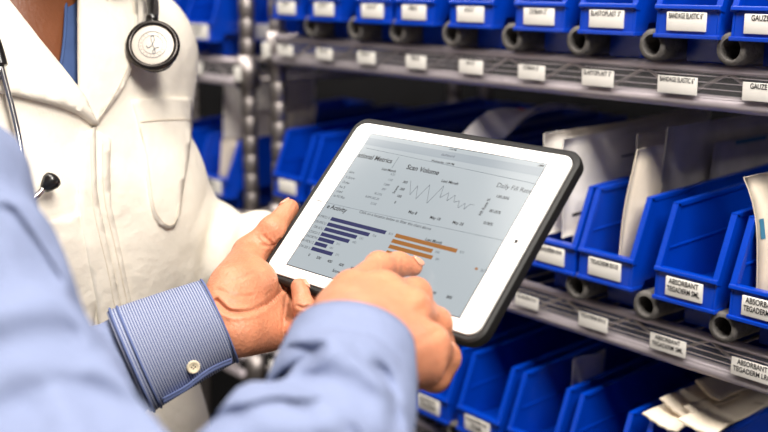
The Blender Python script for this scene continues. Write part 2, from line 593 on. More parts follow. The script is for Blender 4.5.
shelf_unit('wire_shelving_unit', 'chrome wire shelving unit behind the white coat at left', -2.36, -1.414,
           [(1.80, []), (LZ1, [(-1.535, .040, .026, [])]), (LZ2, []), (LZ3, []), (0.30, [])])

# bins ---------------------------------------------------------------
def bin_thing(x, z, label, w=0.078, h=0.115, L=0.40, lines=(), lw=0.052, lh=0.021, yo=0.0, rise=0.05, group=None, pz=(0.023, 0.0535)):
    root = empty('storage_bin', (x, yo, z))
    tag(root, label, 'bin', group)
    T = Matrix.Translation((x, yo, z))
    b = MB()
    t = 0.0028
    hb, pt, pf = pz[0] + .0015, pz[1], -0.022
    hr = h + rise * L
    fl_z = 0.0355
    prof = [(0.0, fl_z), (pf + 0.018, hb), (pf, hb + 0.001), (pf + 0.002, pt), (0.004, h), (L, hr), (L, fl_z)]
    b.prism(prof, -w / 2, -w / 2 + t, 0, T)
    b.prism(prof, w / 2 - t, w / 2, 0, T)
    # thick front edges and top rims of the side walls
    for s in (-1, 1):
        xa, xb = (s * w / 2 - 0.0055, s * w / 2 + 0.0012) if s > 0 else (s * w / 2 - 0.0012, s * w / 2 + 0.0055)
        b.prism([(pf - 0.0012, pt - 0.004), (0.003, h + 0.002), (0.009, h), (pf + 0.006, pt - 0.006)], xa, xb, 0, T)
        b.prism([(0.002, h + 0.002), (L, hr + 0.002), (L, hr - 0.003), (0.004, h - 0.003)], xa, xb, 0, T)
        m = s * w / 2
        b.prism([(-0.012, 0.078), (L, 0.078 + rise * L), (L, 0.0765 + rise * L), (-0.012, 0.0755)], m - s * 0.0045, m - s * 0.002, 0, T)
    b.box(-w / 2 + t, w / 2 - t, pf + 0.016, L, fl_z, fl_z + t, 0, T)              # floor
    b.prism([(pf + 0.002, hb + 0.001), (pf + 0.018, hb + 0.001), (0.001, fl_z), (0.001, fl_z + t), (pf + 0.002, hb + 0.004)], -w / 2 + t, w / 2 - t, 0, T)
    b.box(-w / 2 + t, w / 2 - t, L - t, L, fl_z, hr, 0, T)                          # back
    b.prism([(pf, hb + 0.001), (pf + 0.002, pt), (pf + 0.005, pt), (pf + 0.004, hb + 0.001)], -w / 2 + t, w / 2 - t, 0, T)
    b.prism([(pf - 0.002, pt - 0.003), (pf - 0.001, pt + 0.001), (pf + 0.007, pt + 0.001), (pf + 0.007, pt - 0.003)], -w / 2 - 0.001, w / 2 + 0.001, 0, T)
    b.prism([(pf - 0.002, hb - 0.001), (pf - 0.002, hb + 0.003), (pf + 0.017, hb + 0.003), (pf + 0.017, hb - 0.001)], -w / 2 - 0.001, w / 2 + 0.001, 0, T)
    fw = w * 0.29
    b.box(-fw, fw, 0.010, L, 0.0, fl_z, 0, T)                                       # narrow foot
    b.build('tub', ['blue'], root, bevel=0.0009, fix=True)
    l = MB()
    zc = (hb + pt) / 2
    l.rbox(x - lw / 2, x + lw / 2, yo + pf - 0.0016, yo + pf + 0.0006, z + zc - lh / 2, z + zc + lh / 2, 0.0006)
    write(l, lines, (x, yo + pf - 0.0020, z + zc), lw, lh)
    l.build('bin_label', ['paper', 'ink'], root)
    return root

def tube_thing(x, z, label, group, r=0.0153):
    b = MB()
    b.lathe([(0.0102, -0.012), (0.0143, -0.012), (r, -0.010), (r, 0.27), (0.0102, 0.27), (0.0102, -0.012)], frame((x, -0.007, z + r + 0.0006), (0, 1, 0)), 24)
    o = b.build('foam_tube', ['foam'])
    # move origin to the thing itself
    o.data.transform(Matrix.Translation((-x, 0, -z))); o.location = (x, 0, z)
    return tag(o, label, 'tube', group)

def between(X, t, w=0.070):
    """keep each tube inside the gap between the feet of its two bins"""
    out = []
    for i, x in enumerate(t):
        lo = X[i] + w * .29 + 0.0158; hi = X[i + 1] - w * .29 - 0.0158
        out.append(min(max(x, lo), hi) if lo < hi else (lo + hi) / 2)
    return out
ORD = ['first', 'second', 'third', 'fourth', 'fifth', 'sixth', 'seventh', 'eighth', 'ninth', 'tenth', 'eleventh', 'twelfth']
XA = [Xpx(p, -.023, ZA + .038) for p in (286, 323.5, 372, 413.5, 470, 538.5, 606, 686, 766)]
TA = [['CURITY'], ['KLING 2"'], ['KLING 4"'], ['KERLIX'], ['ACE 2"'], ['COBAN 2"'], ['ELASTOPLAST 3"'], ['BANDAGE ELASTIC 6"'], ['GAUZE 4X4']]
extra = ['nearest the chrome post', '', '', '', '', '', 'labelled for three-inch tape', 'labelled for six-inch elastic bandage', 'cut by the right edge of the photo']
for i, x in enumerate(XA):
    bin_thing(x, ZA, ('blue top shelf bin, %s from the left %s' % (ORD[i], extra[i])).strip(), lines=TA[i], w=.070, group='blue bins on the top shelf', lw=.043, lh=.0175)
for i, x in enumerate(between(XA, [Xpx(p, -.019, ZA + .016) for p in (316, 354.5, 403.5, 456, 511, 577.5, 651.5, 735)])):
    tube_thing(x, ZA, 'grey foam tube on the top shelf between the %s and %s bins from the left' % (ORD[i], ORD[i + 1]), 'foam tubes on the top shelf')
XB = [-1.262, -1.176, -1.085, -1.02, -.925, -.850, Xpx(549, -.023, ZB + .042), Xpx(604, -.023, ZB + .042), Xpx(683.5, -.023, ZB + .042), Xpx(762, -.023, ZB + .042)]
LBL = ['blue storage bin on the middle shelf beside the chrome post, above the thumb',
       'blue storage bin on the middle shelf, peeking out left of the tablet',
       'blue storage bin hidden behind the tablet, nearest its upper left corner',
       'blue storage bin hidden behind the tablet, second from its upper left corner',
       'blue storage bin hidden behind the middle of the tablet',
       'blue storage bin behind the tablet under the drooping clear pouch',
       'blue storage bin of white packets on the middle shelf, touching the tablet corner',
       'blue storage bin right of the tablet with tall clear pouches standing in it',
       'empty looking blue storage bin on the middle shelf with a two line label',
       'blue storage bin on the middle shelf at the right edge of the photo']
TB = [[], [], [], [], [], [], ['TEGADERM 4X4'], ['TEGADERM 8X10'], ['ABSORBANT', 'TEGADERM SML'], ['ABSORBANT', 'TEGADERM LRG']]
for i, x in enumerate(XB):
    bin_thing(x, ZB, LBL[i], lines=TB[i], w=0.070 if i not in (2, 3, 4, 5) else 0.06, group='blue bins on the middle shelf', lw=.042, lh=.019, h=0.120, pz=(.027, .060))
for i, x in enumerate(between(XB[6:], [Xpx(p, -.019, ZB + .016) for p in (575, 645, 722)])):
    tube_thing(x, ZB, 'grey foam tube on the middle shelf, %s one right of the tablet' % ORD[i], 'foam tubes on the middle shelf')
XCC = [-1.225, -1.135, -1.043, -.952, -.863, -.777, -.690, -.596]
LCL = ['blue storage bin on the lowest shelf behind the striped cuff, leftmost',
       'blue storage bin on the lowest shelf behind the wrist of the holding hand',
       'blue storage bin on the lowest shelf behind the pointing arm',
       'labelled blue storage bin on the lowest shelf beside the pointing hand',
       'labelled blue storage bin on the lowest shelf, second right of the pointing hand',
       'blue storage bin on the lowest shelf with one white sachet in it',
       'blue storage bin on the lowest shelf, deep and empty, left of the cream sachets',
       'blue storage bin on the lowest shelf holding a heap of cream sachets']
TC = [[], [], [], ['ABSORBANT', 'TEGADERM'], ['TEGADERM 4X4', 'FRAME'], [], [], []]
for i, x in enumerate(XCC):
    bin_thing(x, ZC, LCL[i], lines=TC[i], group='blue bins on the lowest shelf', lw=.042, lh=.019, w=.071, h=0.118, pz=(.025, .057))
for i, x in enumerate([(XCC[3] + XCC[4]) / 2, (XCC[4] + XCC[5]) / 2]):
    tube_thing(x, ZC, 'grey foam tube on the lowest shelf, %s one right of the pointing hand' % ORD[i], 'foam tubes on the lowest shelf')
# left unit
for i, (x, z, ln) in enumerate([(Xpx(197.5, -.023, LZ1 + .04), LZ1, ['NASAL SPRAY', 'SALINE']), (Xpx(197.5, -.023, LZ1 + .04) + .0785, LZ1, []), (Xpx(160, -.023, LZ1 + .04), LZ1, []), (Xpx(211, -.023, LZ2 + .04), LZ2, ['DRESSING', 'MEDIUM']), (Xpx(165, -.023, LZ2 + .04), LZ2, [])]):
    bin_thing(x, z, ['blue storage bin on the left unit just right of the white coat', 'blue storage bin on the left unit tucked against its chrome post',
                     'blue storage bin on the left unit behind the white coat shoulder', 'big labelled blue bin of white packets right of the coat pocket',
                     'blue storage bin on the left unit hidden behind the coat pocket'][i],
              w=[.086, .062, .08, .10, .09][i], h=[.125, .125, .12, .112, .112][i], lines=ln, lw=[.062, .05, .05, .062, .05][i], lh=[.027, .025, .02, .027, .02][i], yo=.075 if i == 1 else 0.0, L=.30 if i == 1 else .40, group='blue bins on the left unit')

# sachets and pouches ---------------------------------------------------
def sachet(name, label, cat, x, y0, y1, z0, z1, th, m, lean=0.0, bend=0.0, tilt=0.0, group=None, front=0.0, prints=(), yaw=0.0):
    """a soft flat packet standing on edge along y; lean shifts its top in x, bend curls it, front slants its leading edge"""
    nu, nv = 14, 10
    T = []
    def pt(u, v, s):
        puff = math.sin(math.pi * min(max(u, 0), 1)) ** 0.5 * math.sin(math.pi * v) ** 0.5
        wob = 0.0025 * math.sin(7 * u + 5 * v + x * 90)
        yy = y0 + (y1 - y0) * u + front * v
        zz = z0 + (z1 - z0) * v + tilt * (u - 0.0) * (y1 - y0)
        xx = x + lean * v + bend * (v * v) * (1 - 0.4 * u) + wob + yaw * (yy - y0) + s * (0.0006 + th * puff)
        zz -= abs(bend) * 0.5 * v * v
        return Vector((xx, yy, zz))
    b = MB()
    for s in (-1, 1):
        vs = [pt(i / nu, j / nv, s) for i in range(nu + 1) for j in range(nv + 1)]
        fs = []
        for i in range(nu):
            for j in range(nv):
                q = (i * (nv + 1) + j, (i + 1) * (nv + 1) + j, (i + 1) * (nv + 1) + j + 1, i * (nv + 1) + j + 1)
                fs.append(q if s > 0 else q[::-1])
        b.add(vs, fs, 0, True)
    # seal the rim
    n = (nu + 1) * (nv + 1)
    rim = [i * (nv + 1) for i in range(nu + 1)] + [nu * (nv + 1) + j for j in range(1, nv + 1)] + [i * (nv + 1) + nv for i in range(nu - 1, -1, -1)] + [j for j in range(nv - 1, 0, -1)]
    b.f += [(n + rim[k], n + rim[(k + 1) % len(rim)], rim[(k + 1) % len(rim)], rim[k]) for k in range(len(rim))]
    b.m += [0] * len(rim); b.s += [False] * len(rim)
    mi = 1
    mats = [m]
    for (u0, u1, v0, v1, pm) in prints:
        vs = [pt(u, v, 1) + Vector((0.0006, 0, 0)) for u, v in ((u0, v0), (u1, v0), (u1, v1), (u0, v1))]
        b.add(vs, [(0, 1, 2, 3)], mi); mats.append(pm); mi += 1
    o = b.build(name, mats, fix=False)
    c = Vector((x, y0, z0))
    o.data.transform(Matrix.Translation(-c)); o.location = c
    return tag(o, label, cat, group)

fl = ZB + 0.0392
G = 'packets standing in the middle shelf bins'
def at(x, y, Y):
    p = Yp(x, y, Y)
    return p.x, p.z
def words(u0, v0, rows, cols, m, du=.035, dv=.03, sv=.075):
    """little printed marks: rows of short words"""
    return tuple((u0 + c * du * 1.35, u0 + c * du * 1.35 + du, v0 - r * sv, v0 - r * sv + dv, m) for r in range(rows) for c in range(cols) if (r * 7 + c * 3) % 5)
def atx(x, y, X):
    """(y, z) where the sight line of (x, y) meets the plane x = X"""
    d = FW + RT * ((x - 384) / FPX) + UP * ((216 - y) / FPX)
    p = CAMP + d * ((X - CAMP.x) / d.x)
    return p.y, p.z
def cl(x, i):
    return min(max(x, XB[i] - .020), XB[i] + .020)
x = XB[6] - .017; y_, z = atx(538, 135, x); print('P1', y_, z); sachet('paper_sachet', 'tall white paper packet just right of the tablet corner, behind another', 'packet', x, max(y_, -.016), .27, fl + (.022 if y_ < .0 else 0), z, .006, 'pack', lean=.0, tilt=.03, group=G)
x = XB[6] + .001; y_, z = atx(564, 139, x); print('P2', y_, z); sachet('paper_sachet', 'white paper packet in front, right of the tablet corner with printed line', 'packet', x, max(y_, -.016), .26, fl + (.022 if y_ < .0 else 0), z, .005, 'pack', lean=.0, tilt=.045, group=G, prints=((.34, .48, .70, .72, 'ink'), (.05, .2, .2, .23, 'ink')))
x, z = at(545, 215, -.002); x = cl(x, 6); sachet('paper_sachet', 'small white packet low in the bin beside the tablet edge', 'packet', XB[6] + .017, -.004, .13, fl, z, .005, 'pack', lean=.004, group=G)
x, z = at(628, 133, .05); x = cl(x, 7); sachet('film_pouch', 'clear printed film pouch with teal writing behind the white sachet', 'pouch', x, .05, .25, fl, z, .004, 'film', lean=.0, group=G, prints=words(.03, .86, 8, 3, 'print'))
x, z = at(637, 149, .012); x = cl(x, 7); sachet('paper_sachet', 'narrow white sachet standing upright in the bin right of the tablet', 'packet', x, -.012, .048, fl, z, .004, 'packcream', lean=.0, front=.022, group=G)
x, z = at(667, 127, .05); x = XB[7] + .010; sachet('film_pouch', 'large clear film pouch with curved top right of the narrow white sachet', 'pouch', x, .055, .30, fl, z, .003, 'film', lean=-.002, bend=.002, group=G)
x, z = at(700, 143, .10); x = XB[7] + .021; sachet('film_pouch', 'large hazy film pouch leaning right beneath the top shelf edge', 'pouch', x, .12, .33, fl, z, .003, 'film', lean=.002, bend=.002, group=G, prints=((.2, .5, .95, .985, 'print'),))
x, z = at(747, 174, .02); x = XB[9] - .018; sachet('paper_sachet', 'pale packet with teal marks poking up at the right edge', 'packet', x, .000, .14, fl, z + .014, .003, 'packcream', lean=0, bend=-.029, front=.004, group=G, prints=((.02, .06, .5, .66, 'print'),))
x, z = at(752, 254, -.010); x = cl(x, 9); sachet('paper_sachet', 'cream packet corner low in the rightmost middle bin', 'packet', XB[9] + .016, .005, .10, fl, z, .003, 'packcream', lean=.0, front=-.015, group=G)
# the drooping pouch seen above the tablet
def droop():
    b = MB()
    path = spline([P(478, 140, 1.30), P(490, 126, 1.30), P(512, 112, 1.31), P(540, 105, 1.33), P(577, 106, 1.36)], 6)
    n = len(path)
    for s in (0, 1):
        vs = []
        for i, p in enumerate(path):
            u = i / (n - 1)
            w = 0.014 * math.sin(math.pi * (0.12 + 0.86 * u)) ** 0.6
            for j in range(7):
                q = j / 6 - 0.5
                vs.append(p + Vector((0.02, 0.06, 0.0)) * q + Vector((0, 0, -w * (1 - 0.7 * (2 * q) ** 2) * (1 if s else 0.15) + 0.003 * math.sin(9 * u + 6 * q))))
        fs = [(i * 7 + j, (i + 1) * 7 + j, (i + 1) * 7 + j + 1, i * 7 + j + 1) for i in range(n - 1) for j in range(6)]
        b.add(vs, fs if s == 0 else [f[::-1] for f in fs], 0, True)
    k0 = int(n * .74)
    vs = []
    p = path[k0]
    for d in ((0, -.0005, -.002), (.010, -.0005, -.003), (.010, -.0005, -.008), (0, -.0005, -.008)):
        vs.append(p + Vector((d[0] * RT.x, d[0] * RT.y, d[2])) + Vector((-.01, -.031, 0)))
    b.add(vs, [(0, 1, 2, 3)], 1)
    o = b.build('film_pouch', ['film', 'redprint'])
    c = path[0].copy()
    o.data.transform(Matrix.Translation(-c)); o.location = c
    tag(o, 'drooping clear pouch with a red mark above the tablet', 'pouch', G)
droop()
# lower shelf packets
fl = ZC + 0.0392
G2 = 'sachets in the lowest shelf bins'
sachet('paper_sachet', 'lone white sachet standing in a lowest shelf bin', 'packet', -.784, .040, .10, fl, ZC + .132, .004, 'pack', front=.015, lean=.003, group=G2)
def slab(name, label, p0, p1, w, th, m, group, roll=0.0):
    """a long folded sachet lying from p0 (near end) to p1"""
    p0 = Vector(p0); p1 = Vector(p1)
    d = p1 - p0
    L = d.length
    T = frame(p0, d, Vector((math.cos(roll), 0, math.sin(roll))))
    b = MB()
    n = 12
    for lay in range(2):
        vs = []
        for i in range(n + 1):
            t = i / n
            for j in range(9):
                q = j / 8 - 0.5
                pu = th * (1 - .7 * (2 * q) ** 6) * (0.35 + 0.65 * min(1, t * 6)) + .0003 + (0 if lay else 0)
                yy = (pu if lay == 0 else -0.3 * pu) + 0.0010 * math.sin(9 * t + 5 * q) - .012 * q * q + .004 * t * t
                vs.append(T @ Vector((q * w * (1 - 0.06 * math.sin(3 * t)), yy, t * L + 0.010 * q * (1 - t) + .0012 * (j % 2) * (1 - t))))
        fs = [(i * 9 + j, i * 9 + j + 1, (i + 1) * 9 + j + 1, (i + 1) * 9 + j) for i in range(n) for j in range(8)]
        b.add(vs, fs if lay == 0 else [f[::-1] for f in fs], 0, True)
    for e in (0, n):
        a = [e * 9 + j for j in range(9)]
        c = [(n + 1) * 9 + e * 9 + j for j in range(9)]
        for j in range(8): b.f.append((a[j], a[j + 1], c[j + 1], c[j])); b.m.append(0); b.s.append(False)
    for e in (0, 8):
        for i in range(n):
            b.f.append((i * 9 + e, (i + 1) * 9 + e, (n + 1) * 9 + (i + 1) * 9 + e, (n + 1) * 9 + i * 9 + e)); b.m.append(0); b.s.append(False)
    o = b.build(name, [m], fix=True)
    o.data.transform(Matrix.Translation(-p0)); o.location = p0
    return tag(o, label, 'packet', group)
SL = [(Yp(659, 425, -.005), Yp(703, 400, .06), .040, .004, 'cream sachet at the left front of the heap in the lowest right bin', -.25),
      (Yp(674, 411, .012), Yp(730, 384, .10), .036, .004, 'cream sachet at the back left of the heap, its end under the shelf edge', -.45),
      (Yp(696, 429, -.008), Yp(752, 398, .12), .038, .004, 'cream sachet lying low in the middle of the heap', -.15),
      (Yp(700, 419, .02), Yp(768, 389, .16), .038, .005, 'fat cream sachet on the right side of the heap, lit on top', -.35),
      (Yp(706, 392, .05), Yp(748, 374, .13), .030, .007, 'cream sachet on top of the heap at the back right', -.6)]
for p0, p1, w, th, lab, ro in SL:
    slab('paper_sachet', lab, p0, p1, w, th, 'packcream', 'cream sachets heaped in the lowest right bin', ro)
# left unit packets
fl = LZ2 + .0392
G3 = 'white packets in the left unit bin'
XL = Xpx(211, -.023, LZ2 + .04)
sachet('paper_sachet', 'grey white packet standing tall beside the coat pocket', 'packet', XL - .030, .02, .20, fl, LZ2 + .215, .006, 'pack', lean=.008, group=G3)
sachet('paper_sachet', 'crumpled white packet between the coat pocket and the chrome post', 'packet', XL + .018, .045, .16, fl, LZ2 + .165, .008, 'packcream', lean=.014, bend=.012, group=G3)
sachet('paper_sachet', 'short white packet flopped over the rim of the left unit bin', 'packet', XL + .006, -.012, .032, fl, LZ2 + .120, .008, 'packcream', lean=.006, bend=.01, group=G3)

# ================================================================== tablet
TR3 = (RT * 0.7239421 + UP * -0.17521239 - FW * 0.66723943)
TU3 = (RT * 0.49801172 + UP * 0.80203915 - FW * -0.3297234)
TN3 = (RT * -0.47738052 + UP * 0.57099371 - FW * 0.66788773)
TC3 = CAMP + RT * 0.0226296 + UP * -0.00033356 + FW * 0.89667857
TM = Matrix(((TR3.x, TU3.x, TN3.x, TC3.x), (TR3.y, TU3.y, TN3.y, TC3.y), (TR3.z, TU3.z, TN3.z, TC3.z), (0, 0, 0, 1)))
TMI = TM.inverted()

def T3(x, y, off=0.0):
    """world point where the sight line of (x, y) meets the plane off metres above the tablet glass"""
    d = FW + RT * ((x - 384) / FPX) + UP * ((216 - y) / FPX)
    t = ((TC3 + TN3 * off) - CAMP).dot(TN3) / d.dot(TN3)
    return CAMP + d * t

def TL(x, y):
    """tablet coordinates (metres from the glass centre) of a screen detail"""
    p = TMI @ T3(x, y)
    return p.x, p.y

def rrect(w, h, r, seg=8):
    out = []
    for cx, cy, a0 in ((w / 2 - r, h / 2 - r, 0), (-w / 2 + r, h / 2 - r, 90), (-w / 2 + r, -h / 2 + r, 180), (w / 2 - r, -h / 2 + r, 270)):
        for k in range(seg + 1):
            a = math.radians(a0 + 90 * k / seg)
            out.append((cx + r * math.cos(a), cy + r * math.sin(a)))
    return out

def slabs(b, layers, mi=0):
    """stack of rounded rectangles (w, h, r, z) closed at both ends, in tablet coordinates"""
    rings = [[TM @ Vector((x, y, z)) for x, y in rrect(w, h, r)] for w, h, r, z in layers]
    n = len(rings[0])
    vs = [p for q in rings for p in q]
    fs = [(i * n + k, i * n + (k + 1) % n, (i + 1) * n + (k + 1) % n, (i + 1) * n + k) for i in range(len(rings) - 1) for k in range(n)]
    fs += [tuple(range(n - 1, -1, -1)), tuple((len(rings) - 1) * n + k for k in range(n))]
    b.add(vs, fs, mi)

tab = empty('tablet_computer', TC3)
tag(tab, 'white framed tablet in a dark case showing charts, held in the middle', 'tablet')
BW, BH = 0.2405, 0.1700
b = MB()
slabs(b, [(BW + .004, BH + .004, .012, -.0135), (BW + .011, BH + .011, .014, -.0105), (BW + .0125, BH + .0125, .0145, -.005), (BW + .0115, BH + .0115, .014, -.0014), (BW + .0075, BH + .0075, .0125, -.0004), (BW + .002, BH + .002, .011, -.0008), (BW + .002, BH + .002, .011, -.004)])
for k in range(14):
    z = 0
b.build('case', ['case'], tab, fix=True)
b = MB()
slabs(b, [(BW, BH, .0105, -.006), (BW, BH, .0105, -.0006), (BW - .001, BH - .001, .010, -.0001)])
b.build('bezel', ['bezel'], tab, fix=True)
SW, SH = .1965, .1475
b = MB()
b.box(-SW / 2 - .0007, SW / 2 + .0007, -SH / 2 - .0007, SH / 2 + .0007, -.0012, 0.00005, 1, TM)
b.box(-SW / 2, SW / 2, -SH / 2, SH / 2, -.001, 0.0001, 0, TM)
scr = b.build('screen', ['screen', 'lens'], tab)
b = MB(); b.lathe([(0, .0003), (.0016, .0003), (.0018, -.001)], TM @ Matrix.Translation((BW / 2 - .0105, 0, 0)), 16)
b.build('front_camera', ['lens'], tab)
b = MB(); b.lathe([(0, .0001), (.0052, .0001), (.0055, .0004), (.0058, .0001), (.0058, -.001)], TM @ Matrix.Translation((-BW / 2 + .0115, 0, 0)), 24)
b.build('home_button', ['bezel'], tab)
EPS = 0.00035
def bar(bb, x0, y0, x1, y1, h, mi):
    (a, c), (d, e) = TL(x0, y0), TL(x1, y1)
    m = (c + e) / 2
    bb.box(a, d, m - h / 2, m + h / 2, .0001, EPS, mi, TM)
for x0, y0, x1, y1 in [(331, 219, 386, 232.5), (327.5, 224.5, 369.5, 234.5), (324.5, 229.5, 357, 236.8), (321, 234.5, 349.5, 241), (318.5, 239, 334, 242.5), (315, 243.5, 327, 246.3), (311.5, 249, 332.8, 253.8)]:
    b = MB(); bar(b, x0, y0, x1, y1, .0036, 0); b.build('chart_bar', ['navy'], scr)
for x0, y0, x1, y1 in [(395.5, 235.5, 457, 251), (392, 241, 432.5, 251), (389, 246.5, 432.5, 257.5), (386, 252.5, 411, 258.5)]:
    b = MB(); bar(b, x0, y0, x1, y1, .0036, 0); b.build('chart_bar', ['orange'], scr)
b = MB()
b.box(*[TL(475.5, 268)[0], TL(478.5, 268)[0], TL(477, 269)[1] - .001, TL(477, 269)[1] + .001], .0001, EPS, 0, TM)
b.build('legend_mark', ['orange'], scr)
# line chart
b = MB()
L0 = [(411, 181), (410, 195), (418, 186), (416, 199), (430, 185), (427, 203.5), (444, 186), (440, 198), (449, 193), (447, 201), (455.5, 195.5), (454, 202.5), (459.5, 201), (458, 208), (465.5, 203.5), (464, 209.5), (470, 204.5), (474.5, 205)]
for p, q in zip(L0, L0[1:]):
    b.tube([TM @ Vector((*TL(*p), .0003)), TM @ Vector((*TL(*q), .0003))], .00016, 5)
b.build('line_chart', ['sgrey'], scr)
b = MB()
for p, q in [((313, 199.5), (352, 208.5)), ((352, 208.5), (515, 243)), ((366, 148), (545, 186)), ((392, 168), (399, 157))]:
    b = MB(); b.tube([TM @ Vector((*TL(*p), .0002)), TM @ Vector((*TL(*q), .0002))], .00018, 4)
    b.build('rule_line', ['sline'], scr)
b = MB()
(a0, c0), (a1, c1) = TL(371.5, 134), TL(549, 164.5)
b.box(-SW / 2, SW / 2, SH / 2 - .0125, SH / 2 - .0045, .0001, .00025, 0, TM)
b.build('screen_header', ['screenbar'], scr)
def st(s, x, y, cap, align='L', bold=False, width=None, rot=0, grey=False):
    u, v = TL(x, y)
    T = TM @ Matrix.Translation((u, v, EPS)) @ Matrix.Rotation(math.radians(rot), 4, 'Z')
    b = MB(); put_text(b, s, T, cap * 1.28 / .72, align, 0, bold, width)
    b.build('screen_text', ['sgrey' if grey else 'stext'], scr)
xl = -SW / 2 + .0012
st('ational Metrics', 357.5, 157, .0040, bold=True)
st('Scan Volume', 406, 169, .0040, bold=True)
st('Daily Fill Rate', 496, 187, .0035)
st('e Activity', 326.5, 208, .0036, bold=True)
st('Last Month', 381.5, 170, .0021, bold=True)
st('Last Month', 441, 182, .0023, bold=True)
st('Last Month', 425, 240.5, .0022, bold=True)
for k, (s, x, y) in enumerate([('4,23', 394.5, 176), ('1.03', 392, 181.5), ('7,889', 389, 186.5), ('897', 385.5, 191), ('90.23%', 381.5, 196), ('8,899,382.20', 378.5, 200.5), ('23.02', 376, 205.5)]):
    st(s, x, y, .0018, 'R', grey=True)
for s, x, y in [('ders', 349, 173), ('h Score', 345.5, 178), ('Order', 342, 183), ('ine 5', 339, 187.5), ('nited', 336, 192), ('to Fill Rts', 333, 196.5)]:
    st(s, x, y, .0021)
for s, x, y in [('300', 402.5, 183), ('200', 399.5, 190), ('100', 396.5, 197), ('0', 394, 203.5)]:
    st(s, x, y, .0020, bold=True)
st('Scans', 394.5, 194, .0022, bold=True, rot=90)
for s, x, y in [('May 8', 408, 213), ('May 18', 429.5, 218.5), ('May 28', 452, 223.5)]:
    st(s, x, y, .0022, bold=True)
for s, x, y in [('100.00%', 495.5, 197.5), ('80.00%', 489, 212), ('0.00%', 483, 224)]:
    st(s, x, y, .0022, bold=True)
st('Fill Rate %', 481, 216, .0023, bold=True, rot=90)
st('Click on a location below to filter the chart above', 359, 213, .0023)
for s, x, y in [('W-MICU 5', 329, 219.5), ('CN-MICU', 325.5, 225), ('OR-ICU', 322.5, 230), ('CVICU 5', 319, 235), ('2NORTH', 316.5, 239.5), ('OR-MDU 2', 313, 244), ('UW-ED 2', 309.5, 249.5)]:
    st(s, x, y, .0020, 'R')
for s, x, y in [('815', 388.5, 234.5), ('724', 372, 236.5), ('532', 359, 239), ('492', 352, 243), ('212', 336, 244.5), ('183', 329, 248.5), ('371', 335, 255.5), ('871', 459.5, 253), ('596', 435, 253), ('581', 435, 260), ('302', 413, 261)]:
    st(s, x, y, .0017, grey=True)
for s, x, y in [('0', 308, 256), ('200', 316, 258.5), ('400', 327, 262), ('600', 338.5, 265.5), ('800', 350, 269), ('600', 430, 293.5), ('800', 446, 298)]:
    st(s, x, y, .0021, bold=True)
st('Score', 332, 271.5, .0022, bold=True)
st('2015', 480, 271.5, .0018, grey=True)
st('1:09 PM', 449, 150, .0014, bold=True)
st('dashboard', 441, 155.5, .0020, grey=True)
st('Wednesday, 1:09 PM', 431, 161.5, .0017, bold=True)
st('24%', 537, 166.5, .0013)
b = MB(); b.box(SW / 2 - .0055, SW / 2 - .0015, SH / 2 - .0031, SH / 2 - .0015, .0001, EPS, 0, TM); b.build('battery_icon', ['stext'], scr)

# ================================================================== people: shared pieces
def loft(rings, seg=48, thick=0.0022, lap=None):
    """open sleeve end from (centre, axis, rx, ry, xdir) rings, outer and inner skin, uv u = distance along"""
    vs = []; us = []; fs = []; uv = []
    acc = 0; prev = None
    n = len(rings)
    for side in (0, 1):
        acc = 0; prev = None
        for c, ax, rx, ry, xd in rings:
            c = Vector(c)
            if prev is not None: acc += (c - prev).length
            prev = c
            F = frame(c, ax, xd)
            for k in range(seg):
                a = 2 * math.pi * k / seg
                wob = 1 + 0.018 * math.sin(3 * a + acc * 40)
                q = F @ Vector(((rx - side * thick) * wob * math.cos(a), (ry - side * thick) * wob * math.sin(a), 0))
                vs.append(q); us.append((acc, k / seg))
    N = n * seg
    for i in range(n - 1):
        for k in range(seg):
            j = (k + 1) % seg
            q = (i * seg + k, i * seg + j, (i + 1) * seg + j, (i + 1) * seg + k)
            fs.append(q); fs.append(tuple(N + t for t in q[::-1]))
    for e in (0, n - 1):
        for k in range(seg):
            j = (k + 1) % seg
            q = (e * seg + k, N + e * seg + k, N + e * seg + j, e * seg + j)
            fs.append(q if e == 0 else q[::-1])
    me = bpy.data.meshes.new('loft')
    me.from_pydata(vs, [], fs)
    me.polygons.foreach_set('use_smooth', [True] * len(fs))
    ul = me.uv_layers.new(name='uv')
    for l in me.loops: ul.data[l.index].uv = us[l.vertex_index]
    me.update()
    bm = bmesh.new(); bm.from_mesh(me)
    bmesh.ops.recalc_face_normals(bm, faces=bm.faces[:])
    bm.to_mesh(me); bm.free()
    return me

def wrinkle(me, amp, freq, stretch=(1, 1, 1), seed=0.0, ridge=0.0, only=None):
    bm = bmesh.new(); bm.from_mesh(me); bm.normal_update()
    o = Vector((seed, seed * 1.7, seed * .3))
    mv = []
    for v in bm.verts:
        if only and not only(v.co): continue
        p = Vector((v.co.x * stretch[0], v.co.y * stretch[1], v.co.z * stretch[2])) * freq + o
        d = noise.noise(p) + 0.5 * noise.noise(p * 2.1)
        if ridge: d += ridge * (.45 - 2 * abs(noise.noise(p * 1.3 + Vector((9, 4, 2)))))
        mv.append((v, v.normal * d * amp))
    for v, d in mv: v.co += d
    bm.to_mesh(me); bm.free(); me.update()

